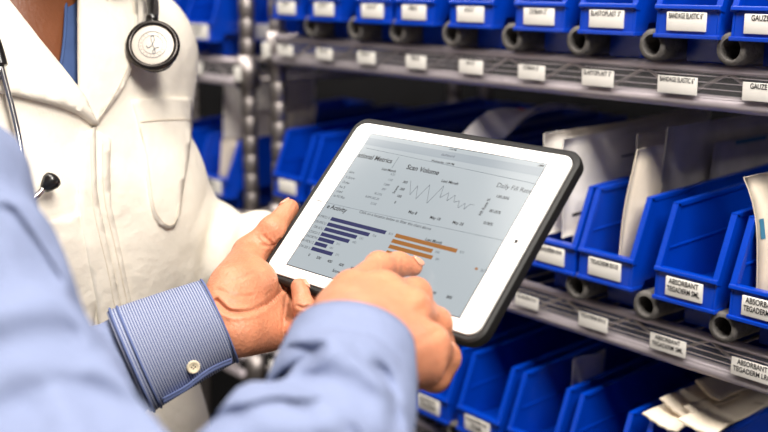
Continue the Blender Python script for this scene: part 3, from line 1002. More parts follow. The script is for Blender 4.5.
def head_prims(F, c, f, l, s=1.0):
    """head about centre c, facing f, left l"""
    f = Vector(f).normalized(); l = Vector(l).normalized(); u = f.cross(l)
    R = np.array([[f.x, l.x, u.x], [f.y, l.y, u.y], [f.z, l.z, u.z]])
    q = lambda x, y, z: Vector(c) + f * x * s + l * y * s + u * z * s
    F.ell(q(-.005, 0, .03), (.098, .074, .098), .02, R)
    F.ell(q(.028, 0, -.04), (.066, .058, .078), .03, R)
    F.cone(q(.055, 0, -.098), q(.066, 0, -.094), .020, .018, .03)
    F.cone(q(.088, 0, .018), q(.108, 0, -.026), .008, .012, .012)
    for sd in (-1, 1):
        F.cone(q(.098, sd * .010, -.030), q(.090, sd * .014, -.032), .008, .008, .008)
        F.cone(q(.082, sd * .046, .028), q(.092, sd * .012, .028), .010, .009, .012)
        F.ell(q(.070, sd * .042, -.022), (.022, .022, .018), .02, R)
        F.ell(q(.092, sd * .031, .008), (.012, .016, .010), .010, R, cut=True)
        F.ell(q(-.006, sd * .077, -.005), (.020, .009, .032), .010, R)
        F.ell(q(.004, sd * .085, -.004), (.010, .006, .018), .006, R, cut=True)
    F.cone(q(.084, -.020, -.060), q(.084, .020, -.060), .006, .006, .010)
    F.cone(q(.094, -.012, -.057), q(.094, .012, -.057), .0055, .0055, .006)
    F.cone(q(.091, -.012, -.068), q(.091, .012, -.068), .006, .006, .005)
    return q, R, u

def eyes(q, f, root):
    for sd in (-1, 1):
        b = MB()
        T = frame(q(.078, sd * .031, .008), f)
        pr = [(.0102 * math.sin(a), .0102 * math.cos(a)) for a in [math.pi * k / 10 for k in range(11)]]
        b.lathe(pr, T, 16)
        e = b.build('eye', ['eye'], root)
        b = MB(); b.lathe([(0, .0106), (.0026, .0104), (.0046, .0094)], T, 16); b.build('iris', ['iris'], e)

def gen_hand(F, w, d, n, s, curl=0.3, S=1.0):
    """relaxed hand at wrist w: fingers along d, palm normal n, thumb towards s; curl in radians per joint"""
    d = Vector(d).normalized(); n = Vector(n); n = (n - d * n.dot(d)).normalized(); s = Vector(s); s = (s - d * s.dot(d) - n * s.dot(n)).normalized()
    w = Vector(w)
    q = lambda a, b2, c: w + (d * a + s * b2 + n * c) * S
    F.cone(q(-.05, 0, 0), q(.01, 0, 0), .026 * S, .024 * S, .01)
    for i, (y, L, r) in enumerate([(.030, (.045, .026, .022), .0092), (.010, (.050, .030, .024), .0095), (-.011, (.046, .028, .024), .009), (-.031, (.036, .020, .020), .008)]):
        m = q(.090 - .004 * i, y, 0)
        F.cone(q(.012, y * .55, 0), m, .015 * S, .0118 * S, .014)
        G = F.clone()
        p = m; a = curl * .5; pts = [p]; rs = [r * 1.12 * S]
        for j, ll in enumerate(L):
            p = p + (d * math.cos(a) + n * math.sin(a) + s * y * .25) * ll * S
            pts.append(p); rs.append(r * (1.0, .93, .82)[j] * S); a += curl
        G.chain(pts, rs, .003)
        F.merge(G, .004)
    G = F.clone()
    G.chain([q(.018, .020, .006), q(.050, .048, .016), q(.082, .060, .022), q(.106, .062, .026)], [.017 * S, .0135 * S, .0105 * S, .0085 * S], .006)
    F.merge(G, .012)

def shoes_and_legs(root, o, f, l, hip, m_tr, m_sh, leg_r=(.085, .062, .052)):
    lo = (min(o.x - .35, o.x), o.y - .35, 0.02); hi = (o.x + .35, o.y + .35, hip + .16)
    F = Field(lo, hi, .008)
    q = lambda x, y, z: Vector((o.x, o.y, 0)) + f * x + l * y + Vector((0, 0, z))
    R = np.array([[f.x, l.x, 0], [f.y, l.y, 0], [f.z, l.z, 1]])
    F.ell(q(-.01, 0, hip), (.115, .165, .11), .03, R)
    for sd in (-1, 1):
        F.chain([q(0, sd * .085, hip - .04), q(.01, sd * .095, .5), q(-.01, sd * .10, .10)], [.088, leg_r[1], leg_r[2]], .03)
    me = arrays_mesh('trousers', [F.polys()])
    wrinkle(me, .003, 12, (1, 1, .6))
    link_mesh('trousers', me, [m_tr], root)
    for sd in (-1, 1):
        F = Field(np.array(q(0, sd * .1, 0)) - np.array((.25, .25, .02)), np.array(q(0, sd * .1, .16)) + np.array((.25, .25, 0)), .005)
        F.cone(q(-.03, sd * .10, .045), q(.05, sd * .105, .04), .042, .042, .02)
        F.cone(q(.05, sd * .105, .04), q(.17, sd * .115, .034), .042, .034, .02)
        F.cone(q(-.015, sd * .10, .05), q(-.015, sd * .10, .12), .045, .042, .02)
        p, qd = F.polys()
        p[:, 2] = np.maximum(p[:, 2], 0.003)
        me = arrays_mesh('shoe', [(p, qd)])
        link_mesh('shoe', me, [m_sh], root)

# ================================================================== person in the white coat
DO = Vector((-1.053, -0.477, 0)); DPSI = math.radians(10)
dF = Vector((math.cos(DPSI), math.sin(DPSI), 0)); dL = Vector((-math.sin(DPSI), math.cos(DPSI), 0))
DR = np.array([[dF.x, dL.x, 0], [dF.y, dL.y, 0], [0, 0, 1]])
def Dp(x, y, z): return DO + dF * x + dL * y + Vector((0, 0, z))

def doc_torso(F):
    F.ell(Dp(-.005, 0, 1.27), (.108, .172, .19), .03, DR)
    for sd in (-1, 1):
        F.cone(Dp(-.015, sd * .045, 1.475), Dp(-.02, sd * .150, 1.437), .048, .048, .05)
        F.ell(Dp(.052, sd * .072, 1.265), (.070, .078, .085), .06, DR)
    F.ell(Dp(0, 0, 1.40), (.085, .13, .08), .05, DR)
    for sd in (-1, 1): F.cone(Dp(-.02, sd * .155, 1.40), Dp(-.02, sd * .155, 1.34), .047, .040, .04)
    F.ell(Dp(0, 0, 1.08), (.105, .152, .20), .08, DR)
    F.ell(Dp(-.01, 0, .92), (.120, .168, .18), .08, DR)
LOD, HID = (DO.x - .42, DO.y - .42, .48), (DO.x + .42, DO.y + .42, 1.58)
doc = empty('person', DO)
tag(doc, 'person in a white coat over blue scrubs with a stethoscope, standing at left', 'person')
# coat
F = Field(LOD, HID, .005)
doc_torso(F)
F.d -= .012
F.ell(Dp(-.005, 0, .80), (.155, .182, .34), .08, DR)
F.d = np.maximum(F.d, (0.60 - (F.lo[2] + F.vox * np.arange(F.n[2])))[None, None, :].astype(np.float32))   # hem
ELB = P(128, 248, 1.235); SLV = P(292, 260, 1.12)
F.chain([Dp(-.025, .155, 1.425), ELB], [.054, .052], .03)
G = Field(LOD, HID, .005)
G.chain([ELB, P(202, 251, 1.175), SLV], [.052, .050, .043], .02)
F.merge(G, .012)
RELB = Dp(-.15, -.205, 1.13); RWR = Dp(-.15, -.215, .90)
F.chain([Dp(-.025, -.155, 1.425), RELB, RWR], [.062, .054, .046], .03)
me = arrays_mesh('white_coat', [F.polys()])
del F, G
wrinkle(me, .0042, 9, (1, 1, .6), 3.1, ridge=.3)
bm = bmesh.new(); bm.from_mesh(me); bm.normal_update()
ax_s = (SLV - ELB).normalized(); L_s = (SLV - ELB).length
for v in bm.verts:                       # soft folds across the bent sleeve
    t = (v.co - ELB).dot(ax_s)
    if -.03 < t < L_s and ((v.co - ELB) - ax_s * t).length < .085 and v.co.y > DO.y + .06:
        a = noise.noise(v.co * 14)
        v.co += v.normal * .0045 * math.sin(t * 78 + 3.5 * a + v.co.z * 34) * max(0, min(1, (t + .03) * 14))
bm.to_mesh(me); bm.free()
relax(me, 4)
VPOLY = [(-68, -160), (-28, -40), (-1, 4), (24, 35), (54, 76), (75, 102), (85, 112), (86, 100), (84, 60), (83, 0), (80, -50), (66, -160)]
bm = bmesh.new(); bm.from_mesh(me); bm.normal_update()
kill = []
for f in bm.faces:
    c = f.calc_center_median()
    if c.z > 1.30 and f.normal.dot(CAMP - c) > -0.02:
        x, y, z = px_of(c)
        if inside(VPOLY, x, y): kill.append(f)
coat_full = bm.copy()
bvh = BVHTree.FromBMesh(coat_full)
bmesh.ops.delete(bm, geom=kill, context='FACES')
bm.to_mesh(me); bm.free()
coat = link_mesh('white_coat', me, ['coat'], doc)

def sub(poly, step=6.0):
    out = []
    for i in range(len(poly)):
        a = Vector(poly[i]); c = Vector(poly[(i + 1) % len(poly)])
        n = max(1, int((c - a).length / step))
        out += [a.lerp(c, k / n) for k in range(n)]
    return out

def on_coat(x, y, off=0.0):
    o = CAMP
    d = (P(x, y, 1.0) - CAMP).normalized()
    h, n, i, t = bvh.ray_cast(o, d)
    if h is None or t > 1.5:
        h, n, i, t = bvh.find_nearest(P(x, y, 1.02))
    if n.dot(d) > 0: n = -n
    return h + n * off, n

def patch(name, poly, thick, m, parent, step=6.0):
    """a piece of cloth lying on the coat: outline followed over the coat surface, given real thickness"""
    pts = sub(poly, step)
    nb = len(pts)
    xs = [p.x for p in pts]; ys = [p.y for p in pts]
    grid = []
    x = min(xs) + step
    while x < max(xs):
        y = min(ys) + step
        while y < max(ys):
            if inside([(p.x, p.y) for p in pts], x, y) and min((Vector((x, y)) - p).length for p in pts) > step * .55:
                grid.append(Vector((x, y)))
            y += step
        x += step
    vs2, es, fs, *_ = delaunay_2d_cdt(pts + grid, [(i, (i + 1) % nb) for i in range(nb)], [], 1, 1e-4)
    T = thick if callable(thick) else (lambda x, y: thick)
    hits = [on_coat(p.x, p.y) for p in vs2]
    # even out the normals so that the cloth lies calmly
    top = [h + n * T(p.x, p.y) for (h, n), p in zip(hits, vs2)]
    bot = [h - n * .003 for (h, n) in hits]
    N = len(top)
    from collections import Counter
    cnt = Counter()
    for f in fs:
        for a, c in zip(f, f[1:] + f[:1]): cnt[(min(a, c), max(a, c))] += 1
    faces = [tuple(f) for f in fs]
    nrm = [f for f in faces]
    b = MB()
    b.add(top + bot, faces, 0, True)
    for f in faces:
        for a, c in zip(f, f[1:] + f[:1]):
            if cnt[(min(a, c), max(a, c))] == 1:
                b.f.append((a, N + a, N + c, c)); b.m.append(0); b.s.append(True)
    return b.build(name, [m], parent, fix=True)

LAPR = [(-90, -110), (-40, -60), (5, -2), (30, 30), (60, 70), (79, 96), (93, 127), (86, 121), (76, 114), (60, 107.5), (40, 102), (10, 95), (-15, 90), (-50, 80), (-90, 60)]
patch('lapel', LAPR, lambda x, y: .0045 + .005 * max(0, min(1, (y - 40) / 60)), 'coat', coat)
LAPL = [(93, 127), (86, 112), (80, 98), (79, 60), (78.5, 0), (76, -40), (70, -110), (110, -110), (126, -60), (131, -10), (132, 25), (131, 48), (128, 66), (121, 84), (112, 99), (102, 113)]
patch('lapel', LAPL, lambda x, y: .0045 + .004 * max(0, min(1, (x - 80) / 50)), 'coat', coat)
POC = [(131, 100), (150, 99), (172, 98), (189, 97), (190, 125), (186, 160), (181, 190), (178, 214), (173, 226), (166, 228.5), (158, 224), (152, 214), (148, 196), (145, 170), (141, 140), (136, 118)]
pk = patch('breast_pocket', POC, .0035, 'coat', coat, 5)
patch('pocket_hem', [(137.5, 121.5), (150, 120.5), (170, 120), (189, 119.5), (189, 121.5), (170, 122), (150, 122.5), (138, 123.5)], .0042, 'stitch', pk, 4)
patch('front_placket', [(93, 127), (94, 165), (94.5, 190), (97, 206), (104, 238), (111, 268), (118, 302), (124, 335), (134, 400), (140, 450), (118, 450), (108, 380), (100, 335), (94, 300), (86, 262), (80, 230), (77, 205), (78, 165), (80, 135)], .0042, 'coat', coat)
patch('front_placket', [(95, 130), (110, 140), (109, 170), (110, 205), (118, 240), (128, 290), (140, 340), (150, 400), (158, 450), (145, 450), (137, 400), (126, 335), (119, 302), (112, 268), (105, 238), (98, 206), (95.5, 190), (95, 165)], .0022, 'coat', coat)
patch('hip_pocket', [(20, 226), (48, 221), (80, 213), (88, 250), (96, 290), (92, 330), (40, 340)], .0030, 'coat', coat)
def stitch_line(pts, off=.0045, r=.00045):
    b = MB(); b.tube([on_coat(x, y, off)[0] for x, y in [(p.x, p.y) for p in spline([(x, y, 0) for x, y in pts], 10)]], r, 5)
    b.build('seam_stitching', ['stitch'], coat)
stitch_line([(127, -40), (128, 20), (127, 46), (123, 64), (116, 82), (106, 100), (95, 118)], .0088)
stitch_line([(88, 140), (88.5, 175), (90, 205), (97, 238), (105, 270), (112, 305), (120, 350)], .0044)
stitch_line([(101, 145), (101, 175), (104, 205), (112, 240), (120, 275), (130, 320)], .0026)
stitch_line([(138, 128), (145, 160), (149, 190), (153, 210), (160, 221), (167, 225), (173, 220), (176, 205)], .0038)
# sleeve cuff hem behind the tablet
# scrub top
F = Field(LOD, HID, .005)
doc_torso(F)
F.d += .003
F.d = np.maximum(F.d, (0.98 - (F.lo[2] + F.vox * np.arange(F.n[2])))[None, None, :].astype(np.float32))
me = arrays_mesh('scrub_top', [F.polys()])
wrinkle(me, .002, 16, (1, 1, .5), 8)
bm = bmesh.new(); bm.from_mesh(me); bm.normal_update()
SPOLY = [(-60, -200), (-30, -60), (-5, 0), (20, 36), (54, 73), (58, 74), (61, 62), (64, 40), (66, 0), (66, -60), (70, -200)]
kill = []
for f in bm.faces:
    c = f.calc_center_median()
    x, y, z = px_of(c)
    if c.z > 1.30 and ((f.normal.dot(CAMP - c) > -0.02 and inside(SPOLY, x, y))): kill.append(f)
tree_ = BVHTree.FromBMesh(bm)
bmesh.ops.delete(bm, geom=kill, context='FACES')
snap_cut(bm, SPOLY, tree_)
bm.to_mesh(me); bm.free()
scrub = link_mesh('scrub_top', me, ['scrub'], doc)
b = MB()
pts = []
for x, y in [(66.5, -60), (66.5, -30), (66, 0), (65, 30), (62, 58), (58, 74)]:
    h = tree_.ray_cast(CAMP, (P(x, y, 1) - CAMP).normalized())[0]
    if h: pts.append(h)
b.tube(spline(pts, 6), .0016, 8); b.build('neckline', ['scrub'], scrub)
# body
F = Field((DO.x - .42, DO.y - .42, .85), (DO.x + .42, DO.y + .42, 1.86), .005)
doc_torso(F)
F.d += .010
HC = Dp(.035, 0, 1.685)
hf = (dF + Vector((0, 0, -.18))).normalized()
F.chain([Dp(-.03, 0, 1.44), Dp(-.005, 0, 1.60)], [.058, .052], .05)
q, R, u = head_prims(F, HC, hf, dL, .95)
F.chain([Dp(-.025, .150, 1.40), ELB, SLV.lerp(ELB, .1)], [.045, .040, .032], .02)
F.chain([Dp(-.025, -.150, 1.40), RELB, RWR], [.045, .040, .030], .02)
parts = [F.polys()]
H = Field(np.array(SLV) - .14, np.array(SLV) + .26, .003)
hw = T3(318, 250, -.098)
gd = (T3(392, 238, -.075) - hw)
H.cone(SLV.lerp(ELB, .15), hw, .029, .025, .01)
gen_hand(H, hw, gd, TN3 * .9, TU3, .22, .92)
parts.append(H.polys())
H = Field(np.array(RWR) - .2, np.array(RWR) + .2, .0035)
H.cone(RWR, RWR + Vector((0, 0, -.03)), .03, .025, .01)
gen_hand(H, RWR + Vector((0.0, 0, -.04)), (0, 0, -1), dL, dF, .20, .92)
parts.append(H.polys())
me = arrays_mesh('body', parts)
link_mesh('body', me, ['dskin'], doc)
eyes(q, hf, doc)
F = Field(np.array(HC) - .22, np.array(HC) + .22, .005)
F.ell(q(-.020, 0, .045), (.103, .086, .100), .02, R)
F.cone(q(-.09, 0, .04), q(-.125, 0, .05), .05, .045, .02)
F.ell(q(.085, 0, -.03), (.07, .085, .085), .02, R, cut=True)
link_mesh('hair', arrays_mesh('hair', [F.polys()]), ['hair'], doc)
shoes_and_legs(doc, DO, dF, dL, .88, 'trouserblue', 'shoewhite')
# coat buttons below the lapels (one shows its place on the placket when the coat is seen from the front)

# stethoscope ---------------------------------------------------------
cc, cn = on_coat(150, 48, .0)
cc = cc + (CAMP - cc).normalized() * .055 + RT * .003 + UP * .002
st_root = empty('stethoscope', cc)
tag(st_root, 'black stethoscope with a round pale diaphragm hanging on the white coat', 'stethoscope')
ax = (CAMP - cc).normalized() * .90 + Vector((0, 0, .36)) + RT * -.10
CT = frame(cc, ax, RT) @ Matrix.Scale(1.14, 4)
b = MB()
b.lathe([(0.0, .0032), (.0168, .0030), (.0175, .0026)], CT, 40, 1)
b.lathe([(.0175, .0026), (.0180, .0040), (.0205, .0042), (.0222, .0032), (.0228, .0010), (.0222, -.0016), (.0205, -.0030), (.0100, -.0055), (0, -.006)], CT, 40, 0)
cp = b.build('chest_piece', ['gunmetal', 'diaphragm'], st_root)
b = MB()
b.lathe([(.0075, -.004), (.0105, -.007), (.0150, -.010), (.0158, -.0155), (.0172, -.0165), (.0172, -.0185), (.0150, -.0195), (0, -.0195)], CT, 32)
b.build('bell', ['gunmetal'], st_root)
b = MB()
def ring(r, w=.00028):
    return [CT @ Vector((r * math.cos(2 * math.pi * k / 40), r * math.sin(2 * math.pi * k / 40), .0034)) for k in range(40)]
b.tube(ring(.0118), .00028, 5, closed=True)
b.tube(ring(.0084), .0002, 5, closed=True)
fl_ = spline([(-.0052, -.0012, .0035), (-.0035, -.0032, .0035), (-.0008, -.0008, .0035), (.0012, .0040, .0035), (.0004, .0076, .0035), (-.0016, .0070, .0035), (-.0010, .0028, .0035), (.0014, -.0034, .0035), (.0026, -.0070, .0035), (.0010, -.0082, .0035), (.0004, -.0058, .0035), (.0030, -.0030, .0035), (.0056, -.0022, .0035)], 6)
b.tube([CT @ Vector((p.x, p.y, p.z)) for p in fl_], .00042, 6)
for k in range(18):
    a = math.pi * (0.15 + 1.7 * k / 17) + math.pi / 2
    p0 = CT @ Vector((.0094 * math.cos(a), .0094 * math.sin(a), .0034)); p1 = CT @ Vector((.0108 * math.cos(a + .06), .0108 * math.sin(a + .06), .0034))
    b.tube([p0, p1], .0002, 4)
b.build('diaphragm_emblem', ['emblem'], cp)
b = MB()
stem = [CT @ Vector((0, .012, -.0075)), CT @ Vector((-.003, .026, -.007))]
b.tube(stem, .0036, 10); b.build('stem', ['steel'], st_root)
b = MB()
tp = [stem[1], on_coat(141, 12, .016)[0], on_coat(134, -6, .018)[0], on_coat(127, -34, .019)[0], Dp(.03, .085, 1.530), Dp(-.05, .085, 1.550), Dp(-.095, 0, 1.56), Dp(-.05, -.085, 1.550), Dp(.03, -.09, 1.525)]
tp += [on_coat(-22, 22, .019)[0], on_coat(-8, 52, .018)[0], on_coat(-1, 72, .016)[0]]
b.tube(spline(tp, 8), [.0062] * (8 * (len(tp) - 1) + 1), 12)
b.build('tubing', ['tubing'], st_root)
b = MB()
b.tube(spline([on_coat(-1, 72, .016)[0], on_coat(4, 90, .014)[0], on_coat(10, 112, .013)[0], on_coat(16, 140, .012)[0], on_coat(19, 165, .012)[0], on_coat(19, 185, .012)[0], on_coat(24, 202, .012)[0], on_coat(32, 198, .013)[0], on_coat(37, 192, .014)[0]], 8), .0028, 10)
b.build('ear_tube', ['steel'], st_root)
b = MB()
b.tube(spline([on_coat(-1, 72, .016)[0], on_coat(-8, 100, .014)[0], on_coat(-16, 150, .012)[0], on_coat(-14, 190, .012)[0], on_coat(-4, 206, .012)[0]], 8), .0028, 10)
b.build('ear_tube', ['steel'], st_root)
def ear_tip(x, y, p_from):
    c = on_coat(x, y, .015)[0]
    T = frame(c, c - p_from)
    b = MB(); b.lathe([(0, -.006), (.0040, -.006), (.0062, -.002), (.0082, .003), (.0080, .007), (.0050, .0095), (0, .010)], T, 20)
    b.build('ear_tip', ['tubing'], st_root)
ear_tip(41, 188, on_coat(35, 195, .014)[0])
ear_tip(0, 202, on_coat(-8, 207, .012)[0])

def creases(mesh, lines):
    """press skin folds into a hand: (outline in photo positions, depth, width)"""
    V, Q = mesh
    V = V.copy()
    reach = 4 * max(w for _, _, w in lines) + .01
    tree = BVHTree.FromPolygons([Vector(p) for p in V], [tuple(int(i) for i in q) for q in Q])
    for pts, dep, wid in lines:
        path = []
        for p in spline([(x, y, 0) for x, y in pts], 8):
            h = tree.ray_cast(CAMP, (P(p.x, p.y, 1) - CAMP).normalized())[0]
            if h is not None: path.append(h)
        if len(path) < 2: continue
        A = np.array([tuple(p) for p in path])
        near = np.where(np.linalg.norm(V[:, None, :] - A[None, ::4, :], axis=-1).min(1) < reach)[0]
        d = np.linalg.norm(V[near][:, None, :] - A[None], axis=-1).min(1)
        fade = dep * (np.exp(-(d / wid) ** 2) - .35 * np.exp(-((d - 2 * wid) / wid) ** 2))
        V[near] += np.array(tuple(FW))[None] * fade[:, None]
    return V, Q

# ================================================================== person in the blue shirt
SR = P(-92, 206, .63)
ER = P(98, 572, .50)
WR = P(343, 366, .672)
SLm = SR + Vector((-.345, -.165, .0))
MO = (SR + SLm) / 2
mL = (SLm - SR).normalized(); mF = Vector((mL.y, -mL.x, 0))
MO = Vector((MO.x, MO.y, 0)) - mF * .0
MRt = np.array([[mF.x, mL.x, 0], [mF.y, mL.y, 0], [0, 0, 1]])
sz = SR.z
def Mp(x, y, z): return MO + mF * x + mL * y + Vector((0, 0, z))
man = empty('person', MO)
tag(man, 'person in a pale blue shirt in the near left, pointing at the tablet', 'person')
WL2 = P(132, 360, .868)     # upper edge of left cuff
WL = P(219, 321, .886)
EL = P(-95, 478, .88)
def man_torso(F):
    F.ell(Mp(0, 0, sz - .16), (.115, .17, .20), .04, MRt)
    for sd in (-1, 1):
        F.cone(Mp(-.01, sd * .055, sz + .055), Mp(0, sd * .17, sz), .052, .058, .05)
    F.ell(Mp(0, 0, sz - .36), (.115, .160, .20), .08, MRt)
    F.ell(Mp(0, 0, sz - .48), (.12, .165, .14), .08, MRt)
LOM, HIM = (MO.x - .34, MO.y - .34, .78), (WR.x + .16, -.36, 1.56)
F = Field(LOM, HIM, .005)
man_torso(F)
F.d -= .010
F.cone(Mp(-.022, 0, sz + .01), Mp(-.008, 0, sz + .085), .080, .066, .03)
F.chain([SR, ER], [.066, .056], .03)
G = Field(LOM, HIM, .005)
c2 = P(337, 408, .635)
G.chain([ER, P(290, 492, .57), c2], [.055, .050, .0440], .02)
F.merge(G, .012)
F.chain([SLm, EL], [.070, .058], .03)
G = Field(LOM, HIM, .005)
G.chain([EL, P(60, 396, .870), WL2], [.056, .047, .0372], .02)
F.merge(G, .012)
me = arrays_mesh('shirt', [F.polys()])
fa = (c2 - ER).normalized()
def near_fore(p): return 0 < (p - ER).dot(fa) < .4 and ((p - ER) - fa * (p - ER).dot(fa)).length < .09
wrinkle(me, .006, 13, (1, 1, 1), 5.3, ridge=.5)
wrinkle(me, .005, 7, (1, 1, 1), 2.2, ridge=.6)
bm = bmesh.new(); bm.from_mesh(me); bm.normal_update()
L = (c2 - ER).length
mv_ = []
for v in bm.verts:                       # cloth gathered above the right cuff
    t = (v.co - ER).dot(fa)
    if near_fore(v.co):
        w = max(0, min(1, t / L)) ** 1.5
        a = noise.noise(v.co * 20)
        r_ = (v.co - ER) - fa * t
        th = math.atan2(r_.dot(UP), r_.dot(RT))
        ph = t * 120 + 1.6 * math.sin(th + .6) + 4.0 * noise.noise(v.co * 9)
        mv_.append((v, v.normal * .0092 * min(1, .35 + t / L) * max(.1, min(1, (L + .004 - t) * 50)) * math.sin(ph) * (.6 + .8 * abs(noise.noise(v.co * 13)))))
fu = (ER - SR).normalized(); LU = (ER - SR).length
for v in bm.verts:                       # broad folds of the upper sleeve
    t = (v.co - SR).dot(fu)
    r_ = (v.co - SR) - fu * t
    if -.05 < t < LU * .92 and r_.length < .11 and not near_fore(v.co):
        th = math.atan2(r_.dot(UP), r_.dot(RT))
        ph = t * 75 + 1.6 * th + 4.0 * noise.noise(v.co * 7)
        mv_.append((v, v.normal * .0066 * math.sin(ph) * (.4 + .9 * abs(noise.noise(v.co * 10)))))
for v, d_ in mv_: v.co += d_
fb = (WL2 - EL).normalized(); LB2 = (WL2 - EL).length
for v in bm.verts:
    t = (v.co - EL).dot(fb)
    if 0 < t < LB2 + .05 and ((v.co - EL) - fb * t).length < .08:
        v.co += v.normal * .0016 * min(1, t / LB2) * math.sin(t * 160 + 4 * noise.noise(v.co * 25))
bm.to_mesh(me); bm.free()
relax(me, 1)
V = np.zeros(len(me.vertices) * 3); me.vertices.foreach_get('co', V)
V, _ = creases((V.reshape(-1, 3), np.array([tuple(p.vertices) for p in me.polygons])), [
    ([(262, 368), (288, 357), (316, 352)], .012, .0055), ([(240, 412), (270, 404), (308, 409)], .011, .006), ([(196, 428), (226, 418)], .012, .007),
    ([(382, 372), (392, 392), (398, 418)], .010, .006), ([(322, 402), (342, 416), (356, 440)], .009, .005), ([(300, 380), (340, 382), (372, 402)], .006, .008),
    ([(4, 212), (26, 240), (50, 276)], .013, .008), ([(-10, 348), (30, 338), (64, 336)], .009, .010), ([(92, 300), (112, 332), (140, 366)], .008, .008), ([(20, 400), (80, 392), (150, 420)], .008, .010)])
me.vertices.foreach_set('co', V.ravel()); me.update()
shirt = link_mesh('shirt', me, ['shirt'], man)
# right cuff
axr = (P(352, 347, .690) - c2).normalized()
c_end = P(351, 347, .690)
r_rings = []
for t, r in ((-.02, .0458), (.12, .0468), (.5, .0452), (.85, .0425), (1, .0415)):
    r_rings.append((c2.lerp(c_end, t), axr, r, r * .88, RT))
link_mesh('cuff', loft(r_rings), ['shirt'], man)
# left cuff, fine stripes
axl = (WL - WL2).normalized()
l_rings = []
for t, r in ((-.04, .0435), (0, .0445), (.06, .0440), (.3, .0422), (.65, .0395), (.94, .0372), (1, .0366)):
    l_rings.append((WL2.lerp(WL, t), axl, r + .0004, r, UP))
lc = link_mesh('cuff', loft(l_rings), ['stripes'], man)
for t, rr in ((1.0, .0366), (.0, .0447), (.08, .0440)):
    c = WL2.lerp(WL, t)
    Fm = frame(c, axl, UP)
    b = MB(); b.tube([Fm @ Vector((rr * math.cos(a) * 1.02, rr * math.sin(a) * 1.012, 0)) for a in [2 * math.pi * k / 48 for k in range(48)]], .0011, 6, closed=True)
    b.build('cuff_seam', ['piping'], lc)
# loose lower edge of the cuff opening
b = MB()
e0, e1 = P(163, 404, .842), P(231.5, 364, .864)
mid = e0.lerp(e1, .5)
mid2 = e0.lerp(e1, .55) - UP * .001
pth = spline([e0, P(185, 392, .844), P(198, 382, .849), P(214, 371.5, .857), e1], 8)
vs = []
for p in pth:
    vs += [p, p + UP * .004 - FW * .001, p + UP * .006 + FW * .018, p + FW * .018]
fs = []
for i in range(len(pth) - 1):
    for k in range(4):
        fs.append((i * 4 + k, i * 4 + (k + 1) % 4, (i + 1) * 4 + (k + 1) % 4, (i + 1) * 4 + k))
fs += [(3, 2, 1, 0), tuple((len(pth) - 1) * 4 + k for k in range(4))]
b.add(vs, fs, 0, True)
b.tube([p + UP * .0042 - FW * .0012 for p in pth], .0009, 6)
b.build('cuff_flap', ['piping'], lc, fix=True)
# cuff button
bc = P(193, 366.5, 0.829)
bvc = BVHTree.FromObject(lc, bpy.context.evaluated_depsgraph_get())
h, n, i_, t_ = bvc.ray_cast(CAMP, (P(193, 366.5, 1) - CAMP).normalized())
if h is not None:
    if n.dot(CAMP - h) < 0: n = -n
    bt = frame(h + n * .0005, n + (CAMP - h).normalized() * .8)
    b = MB()
    b.lathe([(0, .0012), (.0032, .0012), (.0042, .0021), (.0052, .0018), (.0055, .0008), (.0052, -.0006), (0, -.0006)], bt, 28)
    for k in range(4):
        a = math.pi / 4 + math.pi / 2 * k
        b.lathe([(0, .00135), (.0006, .00135), (.0006, .001)], bt @ Matrix.Translation((.0014 * math.cos(a), .0014 * math.sin(a), 0)), 8, 1)
    b.build('cuff_button', ['button', 'ink'], lc)

# hands ---------------------------------------------------------------
VH = .0014
def fld(pts, m=.045):
    a = np.array([tuple(p) for p in pts])
    return Field(a.min(0) - m, a.max(0) + m, VH)
def finger(F, pts, rs, k=.003, km=.004):
    G = F.clone()
    G.chain(pts, rs, k)
    for p, r in list(zip(pts, rs))[1:-1]:
        G.cone(p, p, r * 1.05, r * 1.05, .004)
    F.merge(G, km)
# left hand
lw0, lw1 = P(192, 336, .880), P(224, 322, .888)
iM, mM, rM, pM = T3(288, 276, -.034), T3(292, 297, -.034), T3(289, 316, -.026), P(281, 331, .930)
thT = T3(289.5, 208, -.003)
H = fld([lw0, lw1, iM, mM, pM, thT, T3(372, 222, -.03), T3(385, 250, -.03), P(300, 285, .93)])
H.cone(lw0, lw1, .0235, .0240, .01)
H.cone(P(226, 306, .892), iM, .0165, .0125, .014)
H.cone(P(230, 314, .888), mM, .0160, .0125, .014)
H.cone(P(232, 324, .885), rM, .0165, .0122, .014)
H.cone(P(236, 333, .882), pM, .0160, .0125, .014)
H.cone(P(240, 334, .880), P(268, 333, .912), .0165, .0140, .012)
# fingers behind the tablet
finger(H, [iM, T3(326, 258, -.0265), T3(347, 243, -.0255), T3(362, 230, -.0235)], [.0105, .0095, .0088, .0075])
finger(H, [mM, T3(334, 276, -.0265), T3(360, 258, -.0255), T3(378, 245, -.0235)], [.0108, .0098, .009, .0078])
finger(H, [rM, T3(326, 296, -.0275), T3(352, 282, -.0245), T3(370, 270, -.0225)], [.0102, .0092, .0085, .0074])
# little finger curled up over the lower edge
LFT, LFD = T3(299.5, 287, .0065), T3(304, 307, .002)
finger(H, [pM, T3(306, 331, -.010), LFD, LFT], [.0098, .0092, .0086, .0076])
# thumb and its ball
G = H.clone()
G.cone(P(229, 301, .894), P(250, 281, .922), .0210, .0205, .012)
G.cone(P(245, 291, .908), P(256, 286, .922), .0195, .0175, .012)
H.merge(G, .006)
mcp = T3(250, 254, .002)
G = H.clone()
G.chain([P(232, 285, .905), mcp, T3(272.5, 230, .003), thT], [.0185, .0155, .0116, .0086], .006)
G.cone(T3(272.5, 230, .003), T3(272.5, 230, .003), .0122, .0122, .004)
H.merge(G, .012)
LH = H.polys()
